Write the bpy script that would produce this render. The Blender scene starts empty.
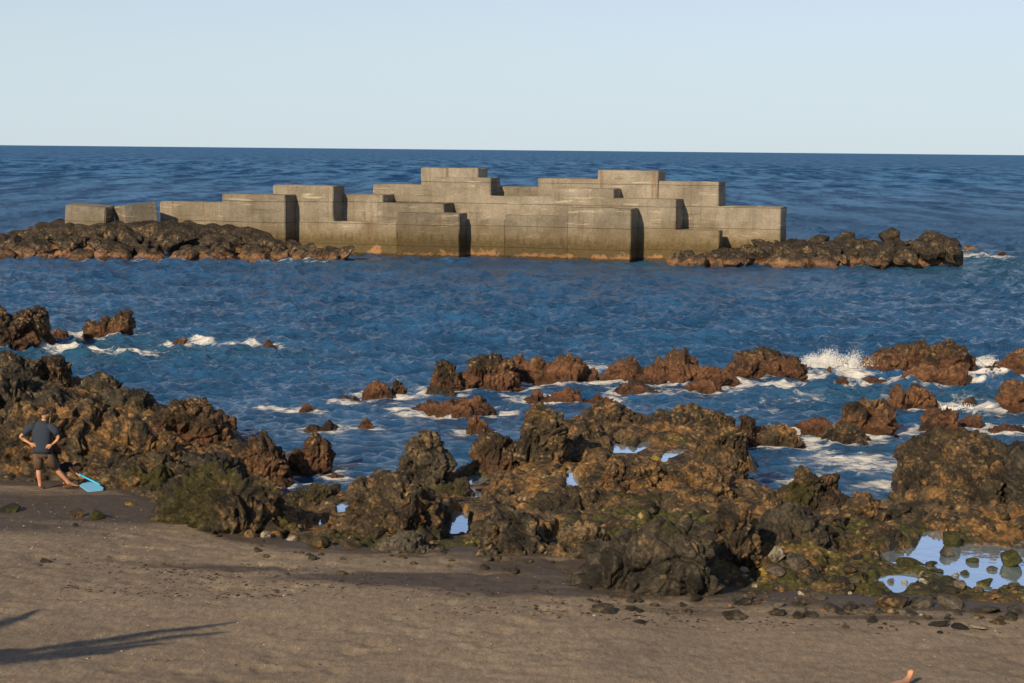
import bpy, bmesh, math, random
import numpy as np
from mathutils import Vector, Matrix
random.seed(7); RNG = np.random.default_rng(11)
S = bpy.context.scene
COL = S.collection
R = math.radians

# ------------------------------------------------------------------ camera
F = 1700.0; W, H = 1024, 683; CAMZ = 8.2
pitch = math.atan(191.5 / F); roll = math.atan(10.0 / 1024)
f0 = Vector((0, math.cos(pitch), -math.sin(pitch))); u0 = Vector((0, math.sin(pitch), math.cos(pitch))); r0 = Vector((1, 0, 0))
RT = r0 * math.cos(roll) + u0 * math.sin(roll)
UP = -r0 * math.sin(roll) + u0 * math.cos(roll)
CP = Vector((0, 0, CAMZ))
cam = bpy.data.objects.new("camera", bpy.data.cameras.new("camera")); COL.objects.link(cam)
m = Matrix.Identity(4)
for i in range(3):
    m[i][0] = RT[i]; m[i][1] = UP[i]; m[i][2] = -f0[i]; m[i][3] = CP[i]
cam.matrix_world = m
cam.data.sensor_width = 36; cam.data.lens = 36 * F / W
cam.data.clip_start = 0.5; cam.data.clip_end = 200000
S.camera = cam

def ray(px, py):
    return f0 * F + RT * (px - W / 2) + UP * (H / 2 - py)
def P(px, py, z):
    d = ray(px, py); return CP + d * ((z - CAMZ) / d.z)
def PY(px, py, Y):
    d = ray(px, py); return CP + d * (Y / d.y)

# ------------------------------------------------------------------ noise
_T = RNG.random((64, 64, 64)).astype(np.float32) * 2 - 1
_TJ = RNG.random((32, 32, 32, 3)).astype(np.float32)
def vnoise(p):
    i = np.floor(p).astype(np.int64); f = (p - i).astype(np.float32)
    f = f * f * f * (f * (f * 6 - 15) + 10)
    a = i & 63; b = (i + 1) & 63
    x0, y0, z0 = a[:, 0], a[:, 1], a[:, 2]; x1, y1, z1 = b[:, 0], b[:, 1], b[:, 2]
    fx, fy, fz = f[:, 0], f[:, 1], f[:, 2]
    c00 = _T[x0, y0, z0] * (1 - fx) + _T[x1, y0, z0] * fx
    c10 = _T[x0, y1, z0] * (1 - fx) + _T[x1, y1, z0] * fx
    c01 = _T[x0, y0, z1] * (1 - fx) + _T[x1, y0, z1] * fx
    c11 = _T[x0, y1, z1] * (1 - fx) + _T[x1, y1, z1] * fx
    return (c00 * (1 - fy) + c10 * fy) * (1 - fz) + (c01 * (1 - fy) + c11 * fy) * fz
def fbm(p, o=4, g=0.5, billow=False):
    s = 0; a = 1; t = 0
    for k in range(o):
        n = vnoise(p + 17.3 * k)
        s = s + a * (np.abs(n) * 2 - 0.6 if billow else n); t += a; a *= g; p = p * 2.03
    return s / t
def worley(p):
    i = np.floor(p).astype(np.int64); f = p - i
    best = np.full(len(p), 9.0); sec = np.full(len(p), 9.0)
    for dx in (-1, 0, 1):
        for dy in (-1, 0, 1):
            for dz in (-1, 0, 1):
                c = (i + np.array([dx, dy, dz])) & 31
                j = _TJ[c[:, 0], c[:, 1], c[:, 2]]
                d = np.sqrt(((j + np.array([dx, dy, dz]) - f) ** 2).sum(1))
                sec = np.minimum(sec, np.maximum(d, best)); best = np.minimum(best, d)
    return best, sec

# ------------------------------------------------------------------ object helpers
def link(name, me, mat=None, parent=None):
    o = bpy.data.objects.new(name, me); COL.objects.link(o)
    if mat: me.materials.append(mat)
    if parent: o.parent = parent
    return o
def tag(o, label=None, cat=None, group=None, kind=None):
    if label: o['label'] = label
    if cat: o['category'] = cat
    if group: o['group'] = group
    if kind: o['kind'] = kind
    return o
def empty(name, loc):
    o = bpy.data.objects.new(name, None); COL.objects.link(o); o.location = loc; o.empty_display_size = 0.2
    return o
def grid_mesh(name, V, nu, nv, smooth=True):
    idx = np.arange(nu * nv).reshape(nu, nv)
    q = np.stack([idx[:-1, :-1], idx[1:, :-1], idx[1:, 1:], idx[:-1, 1:]], -1).reshape(-1, 4)
    me = bpy.data.meshes.new(name)
    me.vertices.add(len(V)); me.vertices.foreach_set('co', np.asarray(V, np.float32).ravel())
    me.loops.add(q.size); me.loops.foreach_set('vertex_index', q.ravel().astype(np.int32))
    me.polygons.add(len(q)); me.polygons.foreach_set('loop_start', np.arange(0, q.size, 4, dtype=np.int32))
    me.polygons.foreach_set('use_smooth', np.full(len(q), smooth))
    me.update(calc_edges=True); me.validate()
    return me
def set_attr(me, name, arr):
    a = me.attributes.new(name, 'FLOAT', 'POINT'); a.data.foreach_set('value', np.asarray(arr, np.float32))

# ------------------------------------------------------------------ materials
class NT:
    def __init__(s, name):
        s.m = bpy.data.materials.new(name); s.m.use_nodes = True
        s.t = s.m.node_tree; s.b = s.t.nodes['Principled BSDF']; s.out = s.t.nodes['Material Output']
        s.geo = s.t.nodes.new('ShaderNodeNewGeometry'); s.pos = s.geo.outputs['Position']
    def n(s, t, **kw):
        nd = s.t.nodes.new(t)
        for k, v in kw.items(): setattr(nd, k, v)
        return nd
    def L(s, a, b): s.t.links.new(a, b)
    def put(s, sock, v):
        if hasattr(v, 'is_output'): s.L(v, sock)
        elif isinstance(v, (tuple, list)) and len(v) == 3 and sock.type == 'RGBA': sock.default_value = (*v, 1)
        else: sock.default_value = v
    def mapped(s, scale=(1, 1, 1), off=(0, 0, 0), rot=(0, 0, 0), src=None):
        mp = s.n('ShaderNodeMapping'); s.L(src or s.pos, mp.inputs['Vector'])
        mp.inputs['Scale'].default_value = scale; mp.inputs['Location'].default_value = off; mp.inputs['Rotation'].default_value = rot
        return mp.outputs[0]
    def noise(s, scale, detail=6, rough=0.55, vec=None, dist=0):
        nd = s.n('ShaderNodeTexNoise'); s.L(vec or s.pos, nd.inputs['Vector'])
        nd.inputs['Scale'].default_value = scale; nd.inputs['Detail'].default_value = detail
        nd.inputs['Roughness'].default_value = rough; nd.inputs['Distortion'].default_value = dist
        return nd.outputs[0]
    def voro(s, scale, feature='F1', vec=None):
        nd = s.n('ShaderNodeTexVoronoi', feature=feature); s.L(vec or s.pos, nd.inputs['Vector'])
        nd.inputs['Scale'].default_value = scale
        return nd.outputs['Distance']
    def math(s, op, a, b=0.0, c=0.0, clamp=False):
        nd = s.n('ShaderNodeMath', operation=op, use_clamp=clamp)
        s.put(nd.inputs[0], a); s.put(nd.inputs[1], b)
        if op in ('MULTIPLY_ADD', 'SMOOTH_MIN'): s.put(nd.inputs[2], c)
        return nd.outputs[0]
    def step(s, v, lo, hi):
        nd = s.n('ShaderNodeMapRange', interpolation_type='SMOOTHSTEP'); s.put(nd.inputs[0], v)
        nd.inputs[1].default_value = lo; nd.inputs[2].default_value = hi
        return nd.outputs[0]
    def mix(s, fac, a, b, mode='MIX'):
        nd = s.n('ShaderNodeMix', data_type='RGBA', blend_type=mode)
        s.put(nd.inputs[0], fac); s.put(nd.inputs[6], a); s.put(nd.inputs[7], b)
        return nd.outputs[2]
    def ramp(s, v, stops):
        nd = s.n('ShaderNodeValToRGB'); s.L(v, nd.inputs[0]); e = nd.color_ramp.elements
        while len(e) < len(stops): e.new(0.5)
        for k, (p, c) in enumerate(stops):
            e[k].position = p; e[k].color = (*c, 1)
        return nd.outputs[0]
    def attr(s, name):
        nd = s.n('ShaderNodeAttribute', attribute_name=name); return nd.outputs['Fac']
    def xyz(s):
        nd = s.n('ShaderNodeSeparateXYZ'); s.L(s.pos, nd.inputs[0]); return nd.outputs
    def bump(s, h, strength, dist, prev=None):
        nd = s.n('ShaderNodeBump'); s.L(h, nd.inputs['Height'])
        nd.inputs['Strength'].default_value = strength; nd.inputs['Distance'].default_value = dist
        if prev: s.L(prev, nd.inputs['Normal'])
        return nd.outputs[0]
    def fin(s, col, rough=0.8, bump=None, spec=0.3):
        s.put(s.b.inputs['Base Color'], col); s.put(s.b.inputs['Roughness'], rough)
        s.put(s.b.inputs['Specular IOR Level'], spec)
        if bump is not None: s.L(bump, s.b.inputs['Normal'])
        return s.m

def rock_mat(name, dark, mid, tan, tan_amt=0.5, green=0.0, tide=None, barn=0.3, red=None):
    N = NT(name)
    big = N.noise(0.55, 5, 0.6, dist=0.6)
    med = N.noise(2.3, 8, 0.62, vec=N.mapped(off=(3, 8, 1)))
    fine = N.noise(13, 6, 0.7)
    c = N.mix(N.step(med, 0.35, 0.65), dark, mid)
    crust = N.noise(3.4, 10, 0.72, vec=N.mapped(off=(6, 1, 2)))
    t = N.math('ADD', N.math('MULTIPLY', big, 0.5), N.math('MULTIPLY', crust, 0.7))
    lo = 0.72 - 0.22 * tan_amt
    tf = N.step(t, lo - 0.02, lo + 0.10)
    tc = N.mix(N.noise(6.5, 7, 0.65), tuple(x * 0.6 for x in tan), tuple(x * 2.9 for x in tan))
    c = N.mix(N.math('MULTIPLY', tf, 0.95), c, tc)
    # tops dry black, faces carry the golden crust
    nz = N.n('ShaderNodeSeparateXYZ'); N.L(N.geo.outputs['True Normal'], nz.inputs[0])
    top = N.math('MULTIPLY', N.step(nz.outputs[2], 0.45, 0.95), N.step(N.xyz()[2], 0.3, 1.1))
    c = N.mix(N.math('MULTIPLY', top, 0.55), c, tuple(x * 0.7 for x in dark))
    # pale barnacle crust in its own patches
    v = N.voro(7.0, vec=N.mapped(scale=(1, 1, 1.2)))
    bf = N.math('MULTIPLY', N.step(v, 0.5, 0.2), N.step(N.noise(1.7, 6, 0.7, vec=N.mapped(off=(9, 2, 4))), 0.47, 0.6))
    c = N.mix(N.math('MULTIPLY', bf, barn), c, (0.42, 0.30, 0.15))
    z = N.xyz()[2]
    if red:
        zz = N.math('ADD', z, N.math('MULTIPLY', N.noise(1.3, 4, 0.6), -0.9))
        rf = N.step(zz, tide[1] - 0.45, tide[0] - 0.45)
        rc = N.mix(N.noise(5, 6, 0.65), tuple(x * 0.6 for x in red), tuple(x * 1.35 for x in red))
        c = N.mix(rf, c, rc)
    if green > 0:
        g = N.noise(0.8, 6, 0.65, vec=N.mapped(off=(20, 4, 7)))
        gf = N.math('MULTIPLY', N.step(g, 0.62 - 0.2 * green, 0.74 - 0.2 * green), 0.85)
        gc = N.mix(N.noise(6, 5, 0.6), (0.024, 0.026, 0.007), (0.095, 0.088, 0.018))
        c = N.mix(gf, c, gc)
    wet = N.step(N.math('ADD', z, N.math('MULTIPLY', med, -0.4)), 0.15, -0.1)
    c = N.mix(N.math('MULTIPLY', wet, 0.55), c, (0.012, 0.010, 0.008))
    c = N.mix(1.0, c, N.ramp(fine, [(0.28, (0.36, 0.35, 0.34)), (0.5, (0.95, 0.95, 0.95)), (0.74, (1.8, 1.72, 1.58))]), 'MULTIPLY')
    c = N.mix(N.math('MULTIPLY', N.step(N.noise(1.1, 7, 0.7, vec=N.mapped(off=(31, 5, 12))), 0.51, 0.62), 0.85), c, (0.019, 0.017, 0.015))  # near-black blotches: wet rock, and crevice shade painted into the colour
    h = N.math('ADD', N.math('MULTIPLY', N.noise(5.0, 10, 0.68), 1.0), N.math('MULTIPLY', N.voro(4.2), 0.5))
    b = N.bump(h, 1.0, 0.2)
    b = N.bump(fine, 0.8, 0.05, b)
    rough = N.math('SUBTRACT', 0.82, N.math('MULTIPLY', wet, 0.4))
    return N.fin(c, rough, b, 0.35)

M = {}
DK = (0.038, 0.032, 0.023); MD = (0.105, 0.080, 0.050)
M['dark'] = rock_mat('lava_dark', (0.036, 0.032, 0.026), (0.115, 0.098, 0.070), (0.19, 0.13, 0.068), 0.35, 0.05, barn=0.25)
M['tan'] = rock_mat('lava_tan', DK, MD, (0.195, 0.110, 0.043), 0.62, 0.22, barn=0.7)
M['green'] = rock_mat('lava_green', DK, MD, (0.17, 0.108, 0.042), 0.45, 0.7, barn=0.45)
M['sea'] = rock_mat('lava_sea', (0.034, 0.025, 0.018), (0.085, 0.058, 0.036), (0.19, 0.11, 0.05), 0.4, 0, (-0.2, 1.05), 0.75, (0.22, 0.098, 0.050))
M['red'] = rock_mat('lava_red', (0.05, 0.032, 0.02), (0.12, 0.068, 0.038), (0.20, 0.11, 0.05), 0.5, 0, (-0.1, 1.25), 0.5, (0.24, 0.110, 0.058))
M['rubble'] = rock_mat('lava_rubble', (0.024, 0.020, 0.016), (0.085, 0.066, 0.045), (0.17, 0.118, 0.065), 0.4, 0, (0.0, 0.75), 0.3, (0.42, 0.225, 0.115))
M['grey'] = rock_mat('stone_grey', (0.08, 0.073, 0.060), (0.18, 0.155, 0.12), (0.17, 0.13, 0.08), 0.3, 0.1, barn=0.1)
M['pale'] = rock_mat('stone_pale', (0.42, 0.38, 0.28), (0.70, 0.66, 0.54), (0.36, 0.28, 0.14), 0.1, 0.0, barn=0.2)
M['moss'] = rock_mat('stone_moss', (0.04, 0.045, 0.012), (0.10, 0.10, 0.022), (0.13, 0.11, 0.03), 0.3, 1.0, barn=0.2)
M['yellow'] = rock_mat('stone_yellow', (0.25, 0.17, 0.03), (0.42, 0.30, 0.07), (0.40, 0.28, 0.06), 0.5, 0, barn=0.1)

def concrete(name, tone=1.0):
    N = NT(name); z = N.xyz()[2]
    a = N.noise(0.45, 6, 0.6); b = N.noise(3.2, 8, 0.65)
    st = N.noise(1.0, 5, 0.6, vec=N.mapped(scale=(3.2, 3.2, 0.22)))
    c = N.mix(N.step(a, 0.3, 0.7), tuple(x * tone for x in (0.185, 0.163, 0.128)), tuple(x * tone for x in (0.315, 0.280, 0.224)))
    c = N.mix(N.math('MULTIPLY', N.step(st, 0.5, 0.72), 0.5), c, (0.14, 0.11, 0.07))
    # lime wash streaks along pour joints
    ln = N.noise(1.0, 4, 0.6, vec=N.mapped(scale=(0.35, 0.35, 3.4), off=(5, 1, 0)))
    c = N.mix(N.math('MULTIPLY', N.step(ln, 0.60, 0.70), 0.6), c, (0.56, 0.49, 0.37))
    c = N.mix(N.math('MULTIPLY', N.step(ln, 0.40, 0.32), 0.5), c, (0.12, 0.095, 0.06))
    w = N.math('FRACT', N.math('MULTIPLY', z, 0.62))
    j = N.step(N.math('ABSOLUTE', N.math('SUBTRACT', w, 0.5)), 0.016, 0.006)
    c = N.mix(N.math('MULTIPLY', j, 0.55), c, (0.08, 0.062, 0.04))
    zz = N.math('ADD', z, N.math('MULTIPLY', N.math('SUBTRACT', a, 0.5), 2.0))
    c = N.mix(N.math('MULTIPLY', N.step(zz, 3.0, 1.5), 0.65), c, (0.17, 0.125, 0.062))
    z2 = N.math('ADD', z, N.math('ADD', N.math('MULTIPLY', N.math('SUBTRACT', b, 0.5), 0.9), N.math('MULTIPLY', N.math('SUBTRACT', st, 0.5), 1.5)))
    c = N.mix(N.math('MULTIPLY', N.step(z2, 1.9, 1.0), 0.85), c, N.mix(b, (0.045, 0.034, 0.015), (0.150, 0.108, 0.044)))
    z3 = N.math('ADD', z, N.math('MULTIPLY', N.math('SUBTRACT', N.noise(0.7, 5, 0.65, vec=N.mapped(off=(4, 4, 4))), 0.5), 3.0))
    c = N.mix(N.math('MULTIPLY', N.step(z3, 0.38, 0.05), 0.85), c, N.mix(b, (0.20, 0.085, 0.03), (0.52, 0.32, 0.16)))
    c = N.mix(N.math('MULTIPLY', N.step(N.math('ADD', z, N.math('MULTIPLY', b, -0.5)), 0.0, -0.15), 0.8), c, (0.02, 0.016, 0.01))
    c = N.mix(1.0, c, N.ramp(N.noise(9, 5, 0.7), [(0.3, (0.75, 0.75, 0.75)), (0.7, (1.2, 1.2, 1.2))]), 'MULTIPLY')
    oi = N.n('ShaderNodeObjectInfo').outputs['Random']
    c = N.mix(1.0, c, N.ramp(oi, [(0.0, (0.70, 0.69, 0.67)), (0.5, (0.98, 0.97, 0.95)), (1.0, (1.16, 1.16, 1.16))]), 'MULTIPLY')
    rs = N.noise(1.0, 5, 0.65, vec=N.mapped(scale=(1.6, 1.6, 0.12), off=(2, 9, 3)))
    c = N.mix(N.math('MULTIPLY', N.step(rs, 0.60, 0.70), 0.5), c, (0.15, 0.075, 0.03))
    bp = N.bump(N.math('ADD', b, N.math('MULTIPLY', j, -0.6)), 0.8, 0.10)
    return N.fin(c, 0.85, bp, 0.25)
M['concrete'] = concrete('weathered_concrete'); M['concrete_old'] = concrete('weathered_concrete_dark', 0.75)

def plain(name, col, rough=0.6, var=0.15, scale=30, spec=0.3, bump=0.0):
    N = NT(name)
    c = N.mix(N.noise(scale, 5, 0.6), tuple(x * (1 - var) for x in col), tuple(min(1, x * (1 + var)) for x in col))
    return N.fin(c, rough, N.bump(N.noise(scale * 1.5, 6), bump, 0.01) if bump else None, spec)
M['skin'] = plain('skin', (0.52, 0.27, 0.16), 0.5, 0.12, 20)
M['skin'].node_tree.nodes['Principled BSDF'].inputs['Subsurface Weight'].default_value = 0.05
M['hair'] = plain('hair', (0.05, 0.026, 0.014), 0.7, 0.3, 80, bump=0.4)
M['shirt'] = plain('navy_cloth', (0.030, 0.042, 0.066), 0.9, 0.2, 25, bump=0.3)
M['shorts'] = plain('brown_cloth', (0.115, 0.075, 0.052), 0.9, 0.2, 25, bump=0.3)
M['black'] = plain('black_cloth', (0.012, 0.012, 0.015), 0.9)
M['foam_blue'] = plain('light_blue_foam', (0.18, 0.50, 0.78), 0.45, 0.08)
M['cyan'] = plain('cyan_foam', (0.03, 0.55, 0.85), 0.4, 0.06)
M['bark'] = plain('palm_bark', (0.12, 0.09, 0.06), 0.9, 0.4, 6, bump=0.6)
M['frond'] = plain('palm_leaf', (0.05, 0.085, 0.02), 0.5, 0.4, 4)
M['wrack'] = plain('dry_seaweed', (0.04, 0.028, 0.018), 0.9, 0.5, 10)
M['shell'] = plain('shell_bits', (0.62, 0.56, 0.46), 0.6, 0.3, 10)
M['gravel'] = plain('gravel', (0.13, 0.105, 0.078), 0.9, 0.6, 3)
M['towel'] = plain('cloth_light', (0.5, 0.45, 0.4), 0.9)

# ------------------------------------------------------------------ beach shape
_cx = np.array([-40, -12.2, -8.5, -7.0, -5.3, -4.2, -2.0, 1.2, 2.2, 3.1, 4.5, 6.3, 8.4, 12, 40.])
_cy = np.array([38, 37.4, 36.6, 34.2, 32.2, 31.4, 31.0, 30.8, 29.2, 28.0, 27.8, 27.5, 27.3, 27, 27.])
def sand_z(X, Y):
    X = np.asarray(X, float); Y = np.asarray(Y, float)
    yc = np.interp(X, _cx, _cy); d = yc - Y
    base = 0.80 + np.where(d > 0, 0.042 * d, 0.16 * d)
    p = np.stack([X, Y, 0 * X], -1).reshape(-1, 3)
    b = 0.05 * fbm(p * 0.35, 3) + 0.022 * fbm(p * [1.6, 2.6, 1], 3)
    return base + b.reshape(X.shape)
def blob(X, Y, lst, z):
    """soft patches given by photo positions laid on height z: (px,py,half px width,half px height,strength)"""
    out = np.zeros_like(X)
    for px, py, rx, ry, s in lst:
        c = P(px, py, z); a = P(px + rx, py, z); b = P(px, py - ry, z)
        sx = abs(a.x - c.x); sy = abs(b.y - c.y)
        q = ((X - c.x) / sx) ** 2 + ((Y - c.y) / sy) ** 2
        out = np.maximum(out, s * np.exp(-0.8 * q))
    return out

def build_sand():
    nx, ny = 620, 620
    xs = np.linspace(-24, 20, nx); ys = np.concatenate([np.linspace(-6, 19, 60), np.linspace(19.06, 40, ny - 60)])
    X, Y = np.meshgrid(xs, ys, indexing='ij')
    Z = sand_z(X, Y)
    p = np.stack([X, Y, 0 * X], -1).reshape(-1, 3)
    # footprints and scuffs
    w, _ = worley(p * [1.9, 1.9, 0] + [0, 0, 0.3]); msk = np.clip(fbm(p * 0.4 + 5, 2) * 3 + 0.35, 0, 1)
    Z = Z - (0.05 * np.clip(1 - w / 0.42, 0, 1) ** 0.7 * msk).reshape(X.shape)
    Z = Z + (0.010 * fbm(p * 6, 3)).reshape(X.shape)
    me = grid_mesh('sand_beach', np.stack([X, Y, Z], -1).reshape(-1, 3), nx, len(ys))
    wet = blob(X, Y, [(60, 510, 130, 16, 1.0), (20, 535, 90, 8, 0.6), (170, 508, 60, 14, 0.8), (545, 566, 70, 10, 1.0), (590, 574, 40, 8, 0.8),
                      (470, 583, 180, 9, 0.85), (560, 596, 130, 6, 0.7), (390, 578, 110, 5, 0.5), (640, 585, 60, 8, 0.6),
                      (230, 572, 150, 4, 0.55), (700, 612, 80, 8, 0.45), (860, 618, 140, 5, 0.4)], 0.85)
    yc = np.interp(X, _cx, _cy)
    wet = np.maximum(wet, np.clip(1 - (yc - Y) / 1.2, 0, 1) * 0.8)
    set_attr(me, 'wet', wet.ravel())
    N = NT('volcanic_sand')
    base = N.mix(N.step(N.noise(0.5, 5, 0.6), 0.3, 0.7), (0.212, 0.170, 0.126), (0.276, 0.222, 0.163))
    base = N.mix(N.math('MULTIPLY', N.step(N.noise(3.5, 6, 0.7), 0.48, 0.7), 0.35), base, (0.14, 0.108, 0.078))
    sp = N.noise(40, 4, 0.7)
    base = N.mix(1.0, base, N.ramp(sp, [(0.3, (0.6, 0.6, 0.6)), (0.7, (1.42, 1.42, 1.42))]), 'MULTIPLY')
    base = N.mix(1.0, base, N.ramp(N.noise(9, 6, 0.7, vec=N.mapped(scale=(1.2, 0.45, 1))), [(0.3, (0.72, 0.71, 0.70)), (0.7, (1.25, 1.25, 1.25))]), 'MULTIPLY')
    sv = N.voro(16); base = N.mix(N.math('MULTIPLY', N.step(sv, 0.10, 0.05), N.step(N.noise(0.9, 4), 0.5, 0.6)), base, (0.45, 0.38, 0.28))
    streak = N.noise(1.0, 7, 0.65, vec=N.mapped(scale=(0.35, 2.6, 1), rot=(0, 0, 0.07)))
    wf = N.math('MULTIPLY', N.attr('wet'), N.math('ADD', N.math('MULTIPLY', streak, 2.6), -0.35))
    wf = N.step(wf, 0.12, 0.55)
    c = N.mix(N.math('MULTIPLY', wf, 0.85), base, N.mix(sp, (0.040, 0.031, 0.026), (0.082, 0.063, 0.050)))
    bp = N.bump(N.noise(7, 8, 0.65, vec=N.mapped(scale=(1.1, 0.5, 1))), 0.42, 0.07); bp = N.bump(N.noise(60, 4, 0.7), 0.4, 0.012, bp)
    N.fin(c, N.math('SUBTRACT', 0.92, N.math('MULTIPLY', wf, 0.3)), bp, 0.25)
    tag(link('sand_beach', me, N.m), kind='structure')
build_sand()

# ------------------------------------------------------------------ rock shelf (terrain the outcrops stand on)
POOLS = [  # outline in photo pixels, height of the water
    ([(612, 440), (619, 439), (620, 444), (634, 446), (640, 442), (648, 441), (656, 442), (645, 449), (634, 454), (615, 454)], 0.62, 'wide tide pool reflecting the sky on the central rock shelf'),
    ([(661, 459), (667, 452), (678, 449), (685, 451), (676, 455), (668, 459), (664, 463)], 0.62, 'curved tide pool beside the yellow stone on the central rock shelf'),
    ([(566, 471), (570, 470), (573, 475), (579, 477), (580, 489), (567, 486)], 0.62, 'small angular tide pool in the middle of the brown rock shelf'),
    ([(449, 535), (452, 512), (462, 510), (470, 514), (468, 524), (466, 534)], 0.45, 'bright tide pool between two dark rocks beside the sand'),
    ([(462, 496), (468, 490), (480, 491), (482, 497), (472, 500)], 0.45, 'little tide pool just above the bright pool in the rock gap'),
    ([(461, 480), (475, 475), (487, 480), (478, 486), (466, 486)], 0.35, 'tide pool at the seaward mouth of the rock gap'),
    ([(338, 505), (345, 502), (350, 505), (348, 512), (339, 513)], 0.45, 'small tide pool at the left of the mossy brown mound'),
    ([(316, 522), (322, 519), (326, 524), (320, 527)], 0.45, 'tiny tide pool among green weed left of the brown mound'),
    ([(549, 540), (558, 533), (561, 536), (556, 541)], 0.6, 'tiny tide pool in dark rock right above the sand'),
    ([(852, 512), (862, 508), (874, 510), (872, 518), (862, 517)], 0.5, 'small oval tide pool below the right lagoon'),
    ([(878, 555), (895, 550), (918, 548), (922, 535), (932, 529), (944, 533), (950, 548), (972, 545), (985, 545), (1010, 548), (1030, 536), (1050, 545), (1050, 590), (1010, 584), (990, 592), (970, 590), (952, 578), (938, 576), (920, 566), (898, 565), (884, 560)], 0.55, 'large still tide pool with mossy stones at the right edge'),
    ([(868, 585), (880, 577), (905, 575), (918, 576), (912, 583), (905, 592), (896, 594), (882, 583)], 0.535, 'shallow tide pool beside the sand left of the large pool'),
    ([(38, 485), (48, 481), (58, 483), (60, 490), (44, 491)], 0.66, 'shaded tide pool at the feet of the standing man'),
]
CTRL = [  # photo pixel, height of the shelf there
    # open sea and channels
    (0, 345, -2), (120, 350, -2), (260, 370, -2), (400, 375, -2), (560, 360, -2), (760, 350, -2), (1000, 350, -2),
    (180, 385, -1.6), (250, 410, -1.3), (300, 405, -1.2), (360, 400, -1.2), (350, 440, -0.7), (400, 420, -0.9), (330, 455, -0.6), (380, 462, -0.5), (300, 480, -0.45), (330, 485, -0.35), (272, 492, -0.35),
    (440, 440, -0.7), (460, 460, -0.5), (480, 410, -1), (560, 395, -1), (640, 395, -1), (720, 400, -0.9), (790, 400, -0.9), (700, 385, -1.2),
    (780, 465, -0.55), (820, 460, -0.6), (860, 455, -0.6), (900, 450, -0.6), (880, 480, -0.5), (850, 490, -0.4), (900, 480, -0.5), (770, 485, -0.3), (905, 420, -0.8), (980, 410, -0.9), (1020, 420, -0.8), (760, 455, -0.4), (760, 475, -0.3),
    # left headland
    (-40, 375, 0.9), (0, 385, 1.3), (40, 390, 1.3), (70, 395, 0.8), (100, 405, 0.7), (-40, 430, 1.6), (20, 425, 1.4), (70, 430, 1.3), (120, 430, 0.8), (160, 435, 0.5), (200, 440, 0.2),
    (0, 462, 1.0), (60, 462, 1.0), (110, 462, 0.9), (150, 462, 0.8), (200, 462, 0.6), (235, 470, 0.4), (20, 484, 0.8), (100, 484, 0.85), (150, 488, 0.85), (190, 500, 0.85), (220, 490, 0.7), (250, 510, 0.55), (230, 530, 0.8), (270, 535, 0.7),
    # middle
    (300, 505, 0.3), (330, 515, 0.5), (300, 535, 0.7), (345, 540, 0.75), (360, 500, 0.55), (400, 505, 0.9), (430, 520, 0.9), (400, 540, 0.85), (440, 545, 0.75), (470, 540, 0.6), (440, 490, 0.4),
    (490, 470, 0.4), (510, 450, 0.6), (520, 480, 0.7), (490, 510, 0.8), (540, 500, 0.85), (560, 470, 0.75), (600, 470, 0.75), (580, 430, 0.9), (630, 425, 0.8), (690, 430, 0.9), (735, 440, 0.6), (745, 470, 0.4),
    (650, 480, 0.8), (700, 470, 0.8), (720, 490, 0.7), (600, 505, 0.85), (660, 510, 0.95), (560, 530, 0.9), (520, 540, 0.85), (640, 545, 1.1), (690, 560, 0.9), (700, 520, 0.9), (740, 520, 0.9), (740, 560, 0.7),
    (780, 520, 0.8), (820, 535, 0.8), (800, 500, 0.5), (850, 515, 0.6), (860, 540, 0.75), (900, 520, 0.6), (900, 535, 0.75), (960, 520, 0.7), (1010, 520, 0.8), (970, 500, 0.8), (1040, 500, 0.9),
    (760, 580, 0.6), (800, 590, 0.62), (850, 575, 0.6), (850, 597, 0.68), (930, 597, 0.66), (1000, 600, 0.68), (950, 560, 0.4), (1010, 560, 0.4), (900, 584, 0.45),
    (650, 600, 0.7), (720, 600, 0.7), (600, 590, 0.4),
    # under the sand
    (0, 520, 0.5), (100, 520, 0.5), (200, 560, 0.4), (350, 575, 0.45), (500, 575, 0.45), (700, 630, 0.5), (850, 630, 0.5), (1000, 630, 0.5), (300, 620, 0.3), (600, 640, 0.3), (0, 600, 0.3), (1040, 650, 0.4),
]
def poly_sd(X, Y, poly):
    """signed distance, negative inside"""
    d = np.full(X.shape, 1e9); ins = np.zeros(X.shape, bool); n = len(poly)
    for i in range(n):
        ax, ay = poly[i]; bx, by = poly[(i + 1) % n]; ex, ey = bx - ax, by - ay
        t = np.clip(((X - ax) * ex + (Y - ay) * ey) / (ex * ex + ey * ey + 1e-12), 0, 1)
        d = np.minimum(d, np.hypot(X - ax - t * ex, Y - ay - t * ey))
        c = ((ay > Y) != (by > Y)) & (X < (bx - ax) * (Y - ay) / (by - ay + 1e-12) + ax); ins ^= c
    return np.where(ins, -d, d)
_cw = np.array([[*P(px, py, max(h, 0) * 0.8 + 0.1)[:2], h] for px, py, h in CTRL])
def shelf_base(X, Y):
    num = np.zeros(X.shape); den = np.zeros(X.shape)
    for x, y, h in _cw:
        d2 = (X - x) ** 2 + ((Y - y) * 0.62) ** 2
        w = 1.0 / (d2 + 0.12) ** 2; num += w * h; den += w
    return num / den
PW = [([tuple(P(px, py, z)[:2]) for px, py in pl], z, lab) for pl, z, lab in POOLS]
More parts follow.
